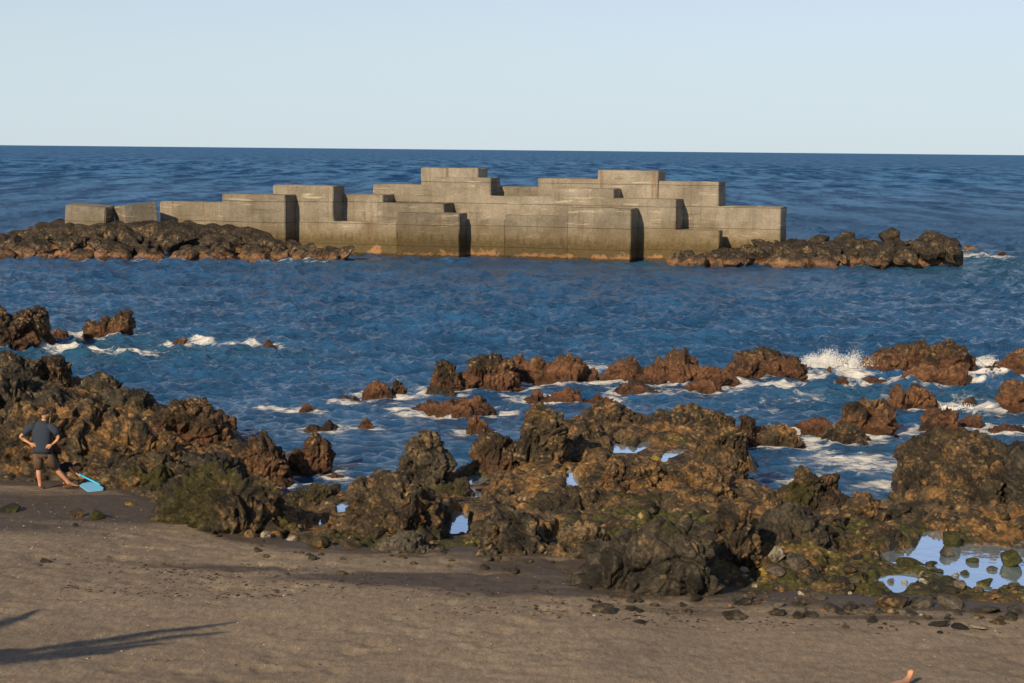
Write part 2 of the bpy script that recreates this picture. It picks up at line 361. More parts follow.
def build_shelf():
    nx, ny = 1000, 800
    ys = np.concatenate([np.linspace(25.5, 46, 520), np.linspace(46.06, 78, ny - 520)])
    us = np.linspace(-0.42, 0.42, nx)
    U, Y = np.meshgrid(us, ys, indexing='ij'); X = U * Y
    Z = shelf_base(X, Y)
    p = np.stack([X, Y, Z], -1).reshape(-1, 3)
    q = p + 0.25 * np.stack([vnoise(p * 1.1), vnoise(p * 1.1 + 31), 0 * p[:, 0]], -1)
    q[:, 2] = 0.5
    f1, f2 = worley(q * [0.9, 0.75, 0.4]); g1, g2 = worley(q * [2.3, 2.0, 0.4] + 9)
    r = 0.16 * (0.7 - f1) - 0.24 * np.clip(1 - (f2 - f1) / 0.13, 0, 1) - 0.5 * np.clip(vnoise(q * 1.25 + 44) - 0.22, 0, 1)
    r = r + 0.35 * fbm(q * 1.1, 5, 0.6) + 0.09 * (1 - 2.4 * np.abs(vnoise(q * 2.6)))
    r = r + 0.08 * (0.6 - g1) - 0.07 * np.clip(1 - (g2 - g1) / 0.2, 0, 1)
    r = r + 0.10 * fbm(q * 5.5, 4, 0.66) + 0.02 * fbm(q * 17, 2)
    r = r.reshape(X.shape)
    amp = 0.62 * np.clip((Y - np.interp(X, _cx, _cy)) / 2.2 + 0.35, 0.25, 1.0)
    Z = Z + r * amp
    for poly, z, _ in PW:
        a = np.array(poly); lo = a.min(0) - 1.2; hi = a.max(0) + 1.2; lo[1] -= 1.2
        mk = (X > lo[0]) & (X < hi[0]) & (Y > lo[1]) & (Y < hi[1])
        if not mk.any(): continue
        # squeeze depth so a metre away from the camera counts like it looks
        sd = poly_sd(X[mk], Y[mk] * 0.35, [(x, y * 0.35) for x, y in poly])
        sd = sd + 0.035 * r[mk] / 0.3
        t = np.clip((sd + 0.05) / 0.10, 0, 1); t = t * t * (3 - 2 * t)
        k = np.clip(1 - sd / 0.5, 0, 1)
        front = (Y[mk] < a[:, 1].mean()) & (X[mk] > a[:, 0].min() - 0.1) & (X[mk] < a[:, 0].max() + 0.1)
        cap = z + 0.035 + 0.13 * np.clip(a[:, 1].min() - Y[mk], 0, 9) + 0.25 * np.abs(r[mk]) * 0.4
        Z[mk] = np.where(front & (a[:, 1].min() - Y[mk] < 2.2), np.minimum(Z[mk], cap), Z[mk])
        out = Z[mk] * (1 - k) + np.maximum(z + 0.03 + np.abs(r[mk]) * 0.2, np.minimum(Z[mk], z + np.where(front, 0.05, 0.3))) * k
        Z[mk] = out * t + (z - 0.12) * (1 - t)
    me = grid_mesh('rock_shelf', np.stack([X, Y, Z], -1).reshape(-1, 3), nx, ny)
    N = NT('shelf')
    return me
sh = build_shelf()
def shelf_mat():
    N = NT('shelf_rock')
    big = N.noise(0.45, 6, 0.62, dist=0.8); med = N.noise(2.0, 8, 0.65, vec=N.mapped(off=(3, 8, 1))); fine = N.noise(12, 6, 0.7)
    c = N.mix(N.step(med, 0.35, 0.65), (0.038, 0.031, 0.022), (0.11, 0.083, 0.050))
    crust = N.noise(3.4, 10, 0.72, vec=N.mapped(off=(6, 1, 2)))
    t = N.math('ADD', N.math('MULTIPLY', big, 0.5), N.math('MULTIPLY', crust, 0.7))
    tc = N.mix(N.noise(6.5, 7, 0.65), (0.090, 0.043, 0.014), (0.42, 0.225, 0.075))
    c = N.mix(N.math('MULTIPLY', N.step(t, 0.57, 0.665), 0.95), c, tc)
    x = N.xyz()
    g = N.noise(0.6, 6, 0.65, vec=N.mapped(off=(20, 4, 7)))
    near = N.step(x[1], 36, 31)
    gf = N.math('MULTIPLY', N.step(N.math('ADD', g, N.math('MULTIPLY', near, 0.17)), 0.54, 0.66), 0.85)
    c = N.mix(gf, c, N.mix(N.noise(6, 5, 0.6), (0.022, 0.028, 0.007), (0.085, 0.090, 0.018)))
    v = N.voro(7.5)
    bf = N.math('MULTIPLY', N.step(v, 0.5, 0.2), N.step(N.noise(1.5, 6, 0.7, vec=N.mapped(off=(9, 2, 4))), 0.47, 0.6))
    c = N.mix(N.math('MULTIPLY', bf, 0.75), c, (0.42, 0.29, 0.14))
    wet = N.step(N.math('ADD', x[2], N.math('MULTIPLY', med, -0.35)), 0.15, -0.1)
    c = N.mix(N.math('MULTIPLY', wet, 0.6), c, (0.012, 0.009, 0.007))
    c = N.mix(1.0, c, N.ramp(fine, [(0.28, (0.36, 0.35, 0.34)), (0.5, (0.95, 0.95, 0.95)), (0.74, (1.8, 1.72, 1.58))]), 'MULTIPLY')
    c = N.mix(N.math('MULTIPLY', N.step(N.noise(1.1, 7, 0.7, vec=N.mapped(off=(31, 5, 12))), 0.51, 0.62), 0.85), c, (0.019, 0.017, 0.015))  # wet-dark blotches that also put black crevice shade into the shelf colour
    b = N.bump(N.math('ADD', N.noise(5, 10, 0.68), N.math('MULTIPLY', N.voro(4.2), 0.5)), 0.9, 0.12); b = N.bump(fine, 0.6, 0.03, b)
    return N.fin(c, N.math('SUBTRACT', 0.8, N.math('MULTIPLY', wet, 0.4)), b, 0.35)
M['shelf'] = shelf_mat()
tag(link('rock_shelf', sh, M['shelf']), kind='structure')

def pool_mat():
    N = NT('still_water')
    N.b.inputs['IOR'].default_value = 1.6; N.b.inputs['Metallic'].default_value = 0.8
    N.fin((0.60, 0.78, 0.98), 0.03, N.bump(N.noise(3, 3, 0.5), 0.12, 0.05), 0.5)
    return N.m
M['pool'] = pool_mat()
for poly, z, lab in PW:
    a = np.array(poly); c = a.mean(0)
    bm = bmesh.new()
    n = 40
    mnx, mny = a.min(0); mxx, mxy = a.max(0)
    pts = [(x + 0.16 * (x - c[0]) / (math.hypot(x - c[0], y - c[1]) + .01), y + 0.30 * (y - c[1]) / (math.hypot(x - c[0], y - c[1]) + .01)) for x, y in poly]
    bm.faces.new([bm.verts.new((x, y, z)) for x, y in pts])
    me = bpy.data.meshes.new('tide_pool'); bm.to_mesh(me); bm.free()
    tag(link('tide_pool', me, M['pool']), kind='structure')

# ------------------------------------------------------------------ outcrops
FOOT = []   # footprints for foam
_seed = [0]
def outcrop(name, label, prof, base, mat, zb=0.0, depth=None, amp=1.0, q=0.6, group=None, cat='rock', lean=0.0):
    _seed[0] += 1; sd = _seed[0] * 7.31
    xs = np.array([p[0] for p in prof], float); ty = np.array([p[1] for p in prof], float)
    Y0 = P((xs[0] + xs[-1]) / 2, base, zb).y
    wid = (xs[-1] - xs[0]) * Y0 / F; hm = (base - ty.min()) * Y0 / F
    dp = depth or min(0.75 * wid, 1.5 * hm + 0.5)
    Yr = Y0 + dp * 0.5
    sp = max(0.022, 1.15 * Y0 / F)
    nu = int(np.clip((wid + 2 * hm) / sp, 24, 330)); nv = int(np.clip((dp + 2 * hm + 1) / sp * 0.8, 20, 210))
    zf = zb - 0.55
    u = np.linspace(0, 1, nu)
    pad = 0.06 * (xs[-1] - xs[0])
    xx = np.concatenate([[xs[0] - pad], xs, [xs[-1] + pad]]); yy = np.concatenate([[base + 6], ty, [base + 6]])
    # bunch samples at the two ends so the closing caps stay fine
    uu = 0.5 - 0.5 * np.cos(np.pi * u); uu = 0.5 * uu + 0.5 * u
    px = xx[0] + (xx[-1] - xx[0]) * uu; py = np.interp(px, xx, yy)
    k = np.ones(5) / 5; py = np.convolve(np.pad(py, 2, mode='edge'), k, 'valid') if nu > 60 else py
    crest = np.array([PY(a, b, Yr)[:] for a, b in zip(px, py)])
    hh = np.maximum(crest[:, 2] - zf, 0.03)
    e = np.sqrt(np.clip(1 - np.abs(2 * uu - 1) ** 3.5, 0, 1)) + 0.02
    wob = vnoise(np.stack([crest[:, 0] * 0.7 + sd, 0 * px, 0 * px], -1)) * 0.16 * dp
    t = np.linspace(0, np.pi, nv)
    ct, st = np.cos(t), np.sin(t)
    yo = np.sign(ct) * np.abs(ct) ** 0.75; zo = np.abs(st) ** q
    X = np.repeat(crest[:, :1], nv, 1); Yg = Yr + wob[:, None] - (dp * 0.5 * e)[:, None] * yo[None] + lean * hh[:, None] * zo[None]
    Z = zf + hh[:, None] * zo[None]
    V = np.stack([X, Yg, Z], -1)
    du = np.gradient(V, axis=0); dv = np.gradient(V, axis=1)
    nn = np.cross(dv, du); nn /= np.linalg.norm(nn, axis=-1, keepdims=True) + 1e-9
    ctr = np.array([V[..., 0].mean(), Yr, zf])
    if (nn * (V - ctr)).sum() < 0: nn = -nn
    p = V.reshape(-1, 3) + np.array([sd, sd * 0.7, sd * 0.3])
    s = float(np.clip(0.55 * min(hm, wid, dp) + 0.12, 0.10, 1.0)) * amp
    fr = 1.0 / np.clip(s * 1.3, 0.3, 1.1)
    wp = p + 0.3 * s * np.stack([vnoise(p * 1.6 * fr), vnoise(p * 1.6 * fr + 40), vnoise(p * 1.6 * fr + 80)], -1)
    f1, f2 = worley(wp * fr * 1.05); g1, g2 = worley(wp * fr * 2.9 + 5)
    d = 0.20 * s * (0.6 - f1) - 0.16 * s * np.clip(1 - (f2 - f1) / 0.14, 0, 1)
    d += 0.46 * s * fbm(wp * fr * 1.2 + 7, 5, 0.52)
    d += 0.10 * s * (1 - 2.4 * np.abs(vnoise(wp * fr * 2.1 + 3))) + 0.06 * s * (0.6 - 2.2 * np.abs(vnoise(wp * fr * 4.7 + 13)))
    d -= 0.10 * s * np.clip(1 - (g2 - g1) / 0.2, 0, 1)
    d += 0.08 * s * fbm(wp * fr * 8, 4, 0.62)
    h1, h2 = worley(wp * fr * 3.6 + 15)
    d -= 0.20 * s * np.clip(1 - h1 / 0.42, 0, 1) * np.clip(vnoise(wp * fr * 1.4 + 33) * 2 + 0.5, 0, 1)
    # deep hollows of the lava
    hol = np.clip(vnoise(wp * fr * 1.15 + 60) - 0.22, 0, 1)
    d -= 0.8 * s * hol + 0.35 * s * np.clip(vnoise(wp * fr * 3.1 + 90) - 0.3, 0, 1)
    fade = np.clip((V[..., 2].reshape(-1) - zf) / 0.3, 0.15, 1)
    V2 = V.reshape(-1, 3) + nn.reshape(-1, 3) * (d * fade)[:, None]
    o3 = Vector((float(ctr[0]), float(ctr[1]), float(zb)))
    me = grid_mesh(name, V2 - np.array(o3[:]), nu, nv)
    o = link(name, me, M[mat]); o.location = o3
    tag(o, label, cat, group)
    FOOT.append((crest[:, :2].copy(), dp * 0.5 * e, zb))
    return o

G1 = 'low rocks breaking the sea surface'
sea = [
 ('two humped dark lava rock in the sea at the left edge', [(-25, 322), (0, 310), (8, 315), (17, 319), (24, 314), (31, 309), (42, 310), (46, 322), (49, 342)], 349, 'sea'),
 ('small red brown stone touching the two humped rock at the left edge', [(50, 334), (57, 329), (65, 331), (68, 337)], 339, 'red'),
 ('dark lava rock alone in the sea with a taller right hump and red foot', [(84, 332), (90, 324), (99, 325), (108, 318), (114, 320), (119, 313), (127, 314), (132, 320), (134, 333)], 339, 'sea'),
 ('tiny reddish rock with white foam breaking behind it', [(169, 344), (177, 337), (185, 338), (190, 344)], 345, 'red'),
 ('tiny dark rock awash right of the breaking foam', [(258, 345), (267, 341), (277, 345)], 346, 'sea'),
 ('brown rock with a broad rounded head at the left of the reef gap', [(362, 394), (369, 385), (377, 380), (387, 383), (393, 391)], 397, 'sea'),
 ('narrow upright rock close beside the broad rounded brown rock', [(391, 391), (396, 379), (402, 381), (406, 392)], 396, 'sea'),
 ('flat red rock awash left of the rounded brown rock', [(336, 401), (345, 396), (356, 397), (362, 401)], 402, 'red'),
 ('small round red stone highest of three in the left lagoon', [(298, 411), (305, 404), (315, 408)], 412, 'red'),
 ('double red rock in the middle of the left lagoon', [(308, 429), (316, 422), (324, 423), (330, 418), (338, 428)], 431, 'red'),
 ('small square red rock alone in the middle of the lagoon', [(359, 427), (365, 420), (371, 421), (375, 428)], 429, 'red'),
 ('tiny red stone low in the water before the mossy mound', [(326, 477), (334, 473), (343, 476)], 478, 'red'),
 ('long low orange brown reef lying in the lagoon below the square rock', [(406, 413), (420, 405), (440, 402), (460, 401), (480, 397), (493, 404)], 416, 'red'),
 ('small pointed dark rock with red foot in the lagoon', [(464, 430), (469, 420), (476, 414), (484, 417), (492, 427)], 434, 'sea'),
 ('square dark block of rock standing at the left end of the reef', [(427, 388), (432, 370), (437, 363), (450, 362), (457, 366), (461, 378)], 392, 'sea'),
 ('pale brown foot rock in front of the square dark block', [(424, 394), (432, 387), (446, 387), (456, 392)], 396, 'tan'),
 ('big dark rounded rock at the left end of the reef', [(456, 386), (464, 369), (477, 357), (492, 353), (505, 356), (513, 364), (520, 382)], 391, 'sea'),
 ('red brown reef hump right of the big dark rounded rock', [(506, 363), (519, 356), (530, 362), (540, 358), (548, 365), (553, 361), (566, 356), (580, 358), (590, 370), (604, 379)], 384, 'red'),
 ('long red reef ridge with a dark knob on top in mid reef', [(598, 380), (614, 367), (628, 362), (645, 367), (660, 364), (672, 363), (676, 354), (684, 350), (692, 356), (700, 362), (715, 365), (728, 371)], 385, 'red'),
 ('dark topped reef rock left of the white splash', [(722, 369), (735, 362), (747, 353), (760, 347), (775, 351), (790, 356), (805, 366), (815, 374)], 379, 'sea'),
 ('flat red rock in front of the middle of the reef', [(612, 390), (622, 384), (640, 386), (662, 391)], 394, 'red'),
 ('pointed flat red rock in front of the right half of the reef', [(686, 388), (700, 382), (711, 380), (722, 391)], 394, 'red'),
 ('low broken red brown rock between the reef and the central shelf', [(524, 400), (536, 393), (546, 398), (556, 392), (572, 388), (585, 396), (612, 398)], 403, 'red'),
 ('long dark reef right of the white splash', [(856, 369), (866, 358), (880, 353), (905, 349), (915, 344), (925, 342), (935, 348), (948, 342), (960, 343), (970, 352), (977, 361)], 373, 'sea'),
 ('red rock shelf in front of the long dark reef', [(900, 378), (912, 368), (926, 364), (945, 365), (965, 370), (971, 379)], 384, 'red'),
 ('small upright red rock in the middle of the white splash', [(836, 365), (840, 356), (847, 361)], 368, 'red'),
 ('small red rock at the foot of the white splash', [(820, 374), (829, 367), (838, 374)], 376, 'red'),
 ('round red stone just below the white splash', [(836, 381), (843, 375), (850, 381)], 384, 'red'),
 ('flat red rock awash below the white splash', [(855, 382), (868, 377), (886, 379)], 384, 'red'),
 ('dark rock cut by the right edge at the end of the reef', [(994, 366), (1003, 356), (1014, 351), (1030, 346), (1045, 352)], 372, 'sea'),
 ('low red shelf joining the reef to the right edge rock', [(976, 372), (990, 366), (1010, 368), (1042, 370)], 376, 'red'),
 ('red rock at the right edge standing in white surf', [(1002, 397), (1008, 385), (1015, 382), (1030, 384), (1046, 394)], 413, 'red'),
 ('tall dark peaked rock at the head of the right lagoon', [(828, 428), (836, 414), (846, 404), (852, 394), (862, 391), (876, 394), (884, 402), (888, 415), (893, 428)], 436, 'sea'),
 ('low golden rock at the foot of the tall peaked rock', [(816, 440), (830, 428), (848, 425), (862, 431), (868, 439)], 443, 'tan'),
 ('golden brown rock left of the tall peaked rock by the shelf', [(746, 446), (758, 428), (772, 421), (786, 424), (796, 430), (806, 442)], 448, 'tan'),
 ('flat dark rock between the golden rock and the tall peaked rock', [(790, 430), (805, 420), (822, 416), (834, 424), (837, 432)], 435, 'sea'),
 ('red double topped rock behind the tall peaked rock', [(884, 407), (890, 390), (896, 387), (904, 396), (914, 386), (922, 385), (932, 392), (937, 397)], 412, 'red'),
 ('square red block in the surf above the massive right rock', [(922, 426), (926, 412), (940, 408), (955, 412), (962, 422)], 433, 'red'),
 ('rounded red rock touching the square red block', [(956, 424), (968, 416), (980, 415), (984, 423)], 427, 'red'),
 ('long flat red stone above the massive right rock', [(988, 429), (1000, 425), (1018, 425), (1026, 428)], 432, 'red'),
]
for lab, pr, b, mt in sea:
    outcrop('sea_rock', lab, pr, b, mt, 0.0, group='rocks standing in the sea')

shore = [
 ('dark hilly lava rock at the left edge above the standing man', [(-40, 372), (0, 358), (14, 355), (28, 357), (40, 362)], 400, 'dark', 0.6),
 ('dark flat topped rock at the seaward end of the left headland', [(36, 372), (44, 361), (54, 359), (63, 357), (69, 362), (71, 378)], 398, 'sea', 0.5),
 ('smooth dark grey rock slope at the left edge below the hilly rock', [(-40, 388), (0, 374), (20, 374), (40, 384), (60, 398), (78, 408)], 424, 'dark', 0.8),
 ('rounded dark rock behind the headland ridge', [(75, 394), (85, 381), (98, 374), (112, 375), (125, 381), (128, 398)], 406, 'dark', 0.4),
 ('dark overhanging block at the middle of the left headland', [(92, 408), (108, 393), (130, 390), (150, 391), (157, 404)], 418, 'dark', 0.4),
 ('blunt dark lava point reaching into the sea from the left headland', [(150, 430), (160, 408), (172, 404), (185, 399), (198, 398), (210, 405), (222, 413), (230, 427)], 446, 'sea', 0.2),
 ('small round brown rock at the tip of the blunt lava point', [(225, 427), (229, 417), (236, 417), (239, 429)], 433, 'sea', 0.0),
 ('golden brown craggy rock face directly behind the man', [(-40, 425), (0, 414), (30, 407), (60, 400), (90, 402), (112, 416), (122, 435)], 468, 'tan', 0.8),
 ('golden brown rock slope right of the man under the headland', [(95, 440), (112, 425), (132, 420), (150, 430), (170, 440), (182, 455)], 472, 'tan', 0.7),
 ('low mossy brown rock at the back of the sand right of the man', [(100, 478), (120, 466), (145, 455), (165, 452), (185, 462), (198, 480)], 490, 'green', 0.8),
 ('grey brown rock hump left of the two lobed rock', [(140, 474), (160, 460), (185, 451), (210, 450), (232, 458), (248, 472)], 490, 'dark', 0.6),
 ('two lobed brown rock at the edge of the left lagoon', [(232, 470), (240, 447), (252, 437), (265, 435), (280, 441), (290, 452)], 478, 'sea', 0.2),
 ('brown rock arm stretching into the left lagoon', [(284, 460), (292, 447), (305, 441), (314, 432), (325, 433), (333, 446), (331, 462)], 470, 'sea', 0.1),
 ('big mossy green rock with a steep shaded right side beside the sand', [(152, 506), (175, 484), (205, 470), (235, 466), (258, 474), (274, 492), (284, 515)], 536, 'green', 0.7),
 ('low mossy brown rock at the foot of the left lagoon', [(284, 500), (300, 488), (318, 483), (332, 490), (340, 500)], 508, 'green', 0.3),
 ('tall upright lava stack standing alone in the middle', [(399, 478), (402, 455), (408, 440), (417, 429), (430, 427), (440, 431), (446, 448), (450, 474)], 490, 'dark', 0.35),
 ('broad golden mossy mound below the lava stack', [(343, 500), (350, 482), (368, 478), (385, 473), (402, 478), (424, 488), (434, 503), (442, 522)], 534, 'tan', 0.75),
 ('low green rock right of the lava stack beside the pool gap', [(440, 492), (450, 481), (465, 480), (474, 490)], 500, 'green', 0.4),
 ('reddish brown rock at the left end of the central shelf', [(470, 468), (475, 446), (483, 433), (496, 430), (507, 434), (516, 442), (521, 460)], 476, 'sea', 0.3),
 ('tall brown lava tower with a dark hollow at the left of the central shelf', [(516, 456), (521, 430), (530, 412), (541, 407), (553, 408), (561, 415), (567, 440)], 466, 'tan', 0.6),
 ('brown rock leaning against the lava tower on the central shelf', [(560, 440), (570, 424), (584, 420), (598, 426), (606, 440)], 446, 'tan', 0.7),
 ('highest brown ridge at the back of the central shelf', [(566, 428), (582, 414), (596, 405), (610, 402), (622, 403), (632, 411), (645, 420), (656, 426)], 428, 'tan', 0.6),
 ('broad brown rock ridge at the right of the central shelf', [(645, 430), (660, 414), (685, 408), (698, 404), (709, 408), (720, 413)], 430, 'tan', 0.6),
 ('upright brown knob on the seaward edge of the central shelf', [(714, 430), (719, 410), (727, 409), (733, 415), (738, 430)], 440, 'sea', 0.5),
 ('brown rock at the right corner of the central shelf', [(700, 448), (716, 430), (732, 424), (744, 440), (749, 468)], 480, 'tan', 0.4),
 ('small dark round rock off the right corner of the central shelf', [(730, 434), (740, 416), (749, 416), (757, 432)], 444, 'sea', 0.1),
 ('flat brown rock in the middle of the central shelf below the wide pool', [(585, 475), (600, 462), (625, 457), (655, 464), (668, 478)], 492, 'tan', 0.75),
 ('brown slab below the curved pool on the central shelf', [(660, 486), (680, 468), (705, 466), (726, 476), (736, 492)], 502, 'tan', 0.7),
 ('mossy brown ledge along the front of the central shelf', [(520, 506), (545, 490), (580, 488), (620, 494), (660, 496), (690, 506)], 512, 'green', 0.8),
 ('dark craggy rock right of the bright pool beside the sand', [(480, 545), (484, 520), (494, 504), (510, 498), (530, 506), (544, 522), (552, 542)], 556, 'dark', 0.75),
 ('dark rock with clefts between the craggy rock and the largest outcrop', [(545, 552), (556, 534), (574, 524), (594, 524), (610, 536), (616, 550)], 560, 'dark', 0.8),
 ('largest dark outcrop jutting onto the sand with a black hollow', [(572, 584), (588, 556), (606, 534), (632, 518), (664, 511), (690, 516), (706, 532), (712, 560), (720, 590)], 604, 'dark', 0.72),
 ('rugged brown rock with pale crust right of the largest outcrop', [(690, 545), (706, 515), (724, 498), (742, 500), (755, 516), (762, 540)], 566, 'tan', 0.7),
 ('grey brown rock sloping to the pale cobbles right of the largest outcrop', [(752, 540), (768, 518), (786, 508), (808, 516), (828, 532), (836, 545)], 549, 'dark', 0.7),
 ('mossy upright rock at the near side of the right lagoon', [(782, 502), (787, 480), (796, 470), (807, 467), (816, 471), (822, 490)], 512, 'green', 0.5),
 ('dark upright rock leaning on the mossy rock by the right lagoon', [(814, 500), (820, 476), (830, 471), (838, 475), (843, 490), (848, 504)], 512, 'sea', 0.5),
 ('low golden crusted rock at the near edge of the right lagoon', [(840, 515), (852, 498), (864, 493), (876, 500), (888, 512)], 520, 'tan', 0.55),
 ('brown rock bank between the lagoon and the large pool', [(840, 538), (862, 526), (880, 524), (896, 528), (904, 536)], 543, 'tan', 0.65),
 ('massive dark craggy boulder at the right edge', [(916, 512), (919, 480), (927, 455), (940, 438), (955, 430), (975, 426), (988, 430)], 516, 'tan', 0.6, 6.0),
 ('massive split dark rock cut by the right edge', [(962, 512), (972, 450), (985, 433), (1005, 436), (1024, 438), (1050, 452)], 518, 'dark', 0.6, 6.0),
 ('low reddish brown bank under the massive right rocks', [(915, 526), (935, 517), (965, 516), (1000, 519), (1045, 517)], 529, 'tan', 0.62),
 ('smooth dark low rock on the sand edge below the golden mound', [(374, 553), (384, 540), (400, 533), (417, 532), (430, 543), (435, 552)], 557, 'grey', 0.75),
 ('small dark cone shaped rock on the sand edge', [(476, 555), (483, 546), (491, 545), (499, 555)], 560, 'dark', 0.75),
 ('brown rock shoulder left of the golden cobbles below the lagoon', [(752, 512), (765, 498), (778, 496), (792, 508)], 520, 'tan', 0.6),
]
for lab, pr, b, mt, zb, *dp_ in shore:
    if dp_: pr = [(x, y + 9) for x, y in pr]
    outcrop('shore_rock', lab, pr, b, mt, zb, depth=dp_[0] if dp_ else None, group='lava outcrops along the shore', amp=0.55 if dp_ else 0.85)

# ------------------------------------------------------------------ boulder meshes
def boulder_mesh(k, sub=4, cuts=11, rough=0.05):
    rg = np.random.default_rng(100 + k)
    bm = bmesh.new(); bmesh.ops.create_icosphere(bm, subdivisions=sub, radius=1)
    p = np.array([v.co[:] for v in bm.verts])
    for _ in range(cuts):
        n = rg.normal(size=3); n /= np.linalg.norm(n); d = rg.uniform(0.52, 0.82)
        t = np.clip(p @ n - d, 0, None); p = p - n[None] * t[:, None] * 0.92
    p = p * (1 + rough * 1.6 * fbm(p * 1.6 + k * 9, 3)[:, None]) + rough * 0.4 * (vnoise(p * 6 + k)[:, None]) * p
    for v, c in zip(bm.verts, p): v.co = c
    for f in bm.faces: f.smooth = True
    me = bpy.data.meshes.new('boulder'); bm.to_mesh(me); bm.free()
    return me
BM = [boulder_mesh(k, 4, 15, 0.05) for k in range(9)]
SMB = [boulder_mesh(30 + k, 3, 6, 0.07) for k in range(6)]
_mm = {}
def boulder(name, loc, size, mat, label, cat, group, k=None, lib=None, rz=None, tilt=0.5):
    lib = lib or BM
    k = random.randrange(len(lib)) if k is None else k
    key = (id(lib), k, mat)
    if key not in _mm:
        me = lib[k].copy(); me.materials.clear(); me.materials.append(M[mat]); _mm[key] = me
    o = bpy.data.objects.new(name, _mm[key]); COL.objects.link(o)
    o.location = loc; o.scale = size
    o.rotation_euler = (random.uniform(-tilt, tilt), random.uniform(-tilt, tilt), random.uniform(0, 6.3) if rz is None else rz)
    return tag(o, label, cat, group)

# ------------------------------------------------------------------ breakwater
YAW = R(18)
U = Vector((math.cos(YAW), -math.sin(YAW), 0)); NV = Vector((math.sin(YAW), math.cos(YAW), 0))
BLK = {}
def conc_block(key, label, xl, xr, ytop, plane, side, mat='concrete', zbot=-1.5):
    """xl..xr front face in the photo, ytop its top right corner, plane = how far back its front plane lies, side = how wide its end shows"""
    e = ray(xr, ytop); r = CP + e * ((plane - CP.dot(NV)) / e.dot(NV))
    l = ray(xl, ytop); lp = CP + l * ((plane - CP.dot(NV)) / l.dot(NV))
    w = (r - lp).dot(U)
    a = math.atan((xr - 512) / F)
    d = side * r.y / F / max(math.sin(YAW - a), 0.12)
    if key in ('2', '3', '4', '5', '6', '9', '15', '18', '19'): d *= 0.95
    BLK[key] = (plane, plane + d)
    h = r.z - zbot
    bm = bmesh.new(); bmesh.ops.create_cube(bm, size=1)
    for v in bm.verts:
        v.co = Vector(((v.co.x - 0.5) * w, (v.co.y + 0.5) * d, (v.co.z + 0.5) * h))
    bmesh.ops.bevel(bm, geom=list(bm.edges), offset=0.05, segments=2, affect='EDGES')
    bmesh.ops.subdivide_edges(bm, edges=[e for e in bm.edges if e.calc_length() > 1.0], cuts=14, use_grid_fill=True)
    for v in bm.verts:
        p = np.array([[v.co.x + xl, v.co.y + xr, v.co.z]])
        v.co += Vector((float(vnoise(p * 1.3)[0]), float(vnoise(p * 1.3 + 9)[0]), float(vnoise(p * 1.7 + 19)[0]))) * 0.045
    for f in bm.faces: f.smooth = False
    me = bpy.data.meshes.new('concrete_block'); bm.to_mesh(me); bm.free()
    o = link('concrete_block', me, M[mat]); o.location = (r.x, r.y, zbot); o.rotation_euler = (0, 0, -YAW)
    tag(o, label, 'concrete block', 'staggered concrete blocks of the breakwater')
    return o
c6 = P(459, 258.0, 0).dot(NV)
def dep(side, xr, Y=129): return 0.95 * side * Y / F / max(math.sin(YAW - math.atan((xr - 512) / F)), 0.12)
c7 = c6 + 0.10; c3 = c7 + 0.06; c2 = c7 - dep(11, 285); c4 = c3 + dep(11, 333); c5 = c4 - 0.06; c8 = c4 + dep(12, 383); c9 = c8 - 0.06
c12 = c5 + dep(10.5, 444); c13 = c9 + dep(9.5, 491); c17 = c13 - 0.12; c15 = c12 - 0.05; c11 = c6 + dep(8.5, 459); c20 = c11 - 0.07; c18 = c20 - 0.07
c19 = c18 + dep(8, 631); c21 = c19 + dep(7.5, 676); c22 = c21 - 0.06
for b in [
 ('1', 'low pale concrete block at the left end of the breakwater', 160, 240, 203, c2 + 0.3, 10),
 ('2', 'concrete block with a tall black shaded side, second from the left end', 222, 285, 195, c2, 12),
 ('3', 'tall concrete block standing behind the second block from the left', 273, 333, 186, c3, 12),
 ('7', 'low base block in the water left of the foremost block', 290, 397, 223, c7, 4),
 ('4', 'square concrete block beside the tall left block above the base block', 334, 383, 195, c4, 13),
 ('5', 'concrete block one step below the square block on the left half', 376, 444, 204, c5, 11),
 ('6', 'foremost left centre concrete block with a narrow black side, standing in the water', 397, 459, 214, c6, 9),
 ('8', 'concrete block at the back left of the highest left step', 373, 436, 185, c8, 6),
 ('9', 'broad concrete block just below the highest left step', 432, 491, 178, c9, 10),
 ('10', 'highest concrete block on the left half of the breakwater', 421, 478, 168.5, c9 + 0.5, 10),
 ('11', 'low concrete block in the water right of the foremost left centre block', 458, 505, 220, c11, 2),
 ('12', 'concrete block behind the low middle blocks, below the centre notch', 446, 567, 197, c12, 2),
 ('13', 'back block forming the low notch in the middle of the skyline', 490, 540, 187, c13, 5),
 ('20', 'concrete block in the water with pale blotches at the centre', 505, 568, 216, c20, 2),
 ('15', 'concrete block with a small square black end, right of centre', 552, 614, 189, c15, 8),
 ('16', 'back block one step left of the highest right block', 538, 599, 179, c17 + 0.06, 5),
 ('17', 'highest concrete block on the right half of the breakwater', 598, 658, 171, c17, 8),
 ('18', 'foremost right centre block with a tall black side, standing in the water', 568, 631, 209, c18, 8.5),
 ('19', 'concrete block with a black side just right of the foremost right block', 612, 676, 199.5, c19, 8),
 ('21', 'tall concrete block one step right of the highest right block', 654, 719, 182, c21, 7),
 ('22', 'last low concrete block at the right end of the breakwater', 715, 781, 207.5, c22, 6),
 ('23', 'low dark stained base block in the water under the right end', 672, 719, 231, c19 - 0.12, 4),
]: conc_block(*b)

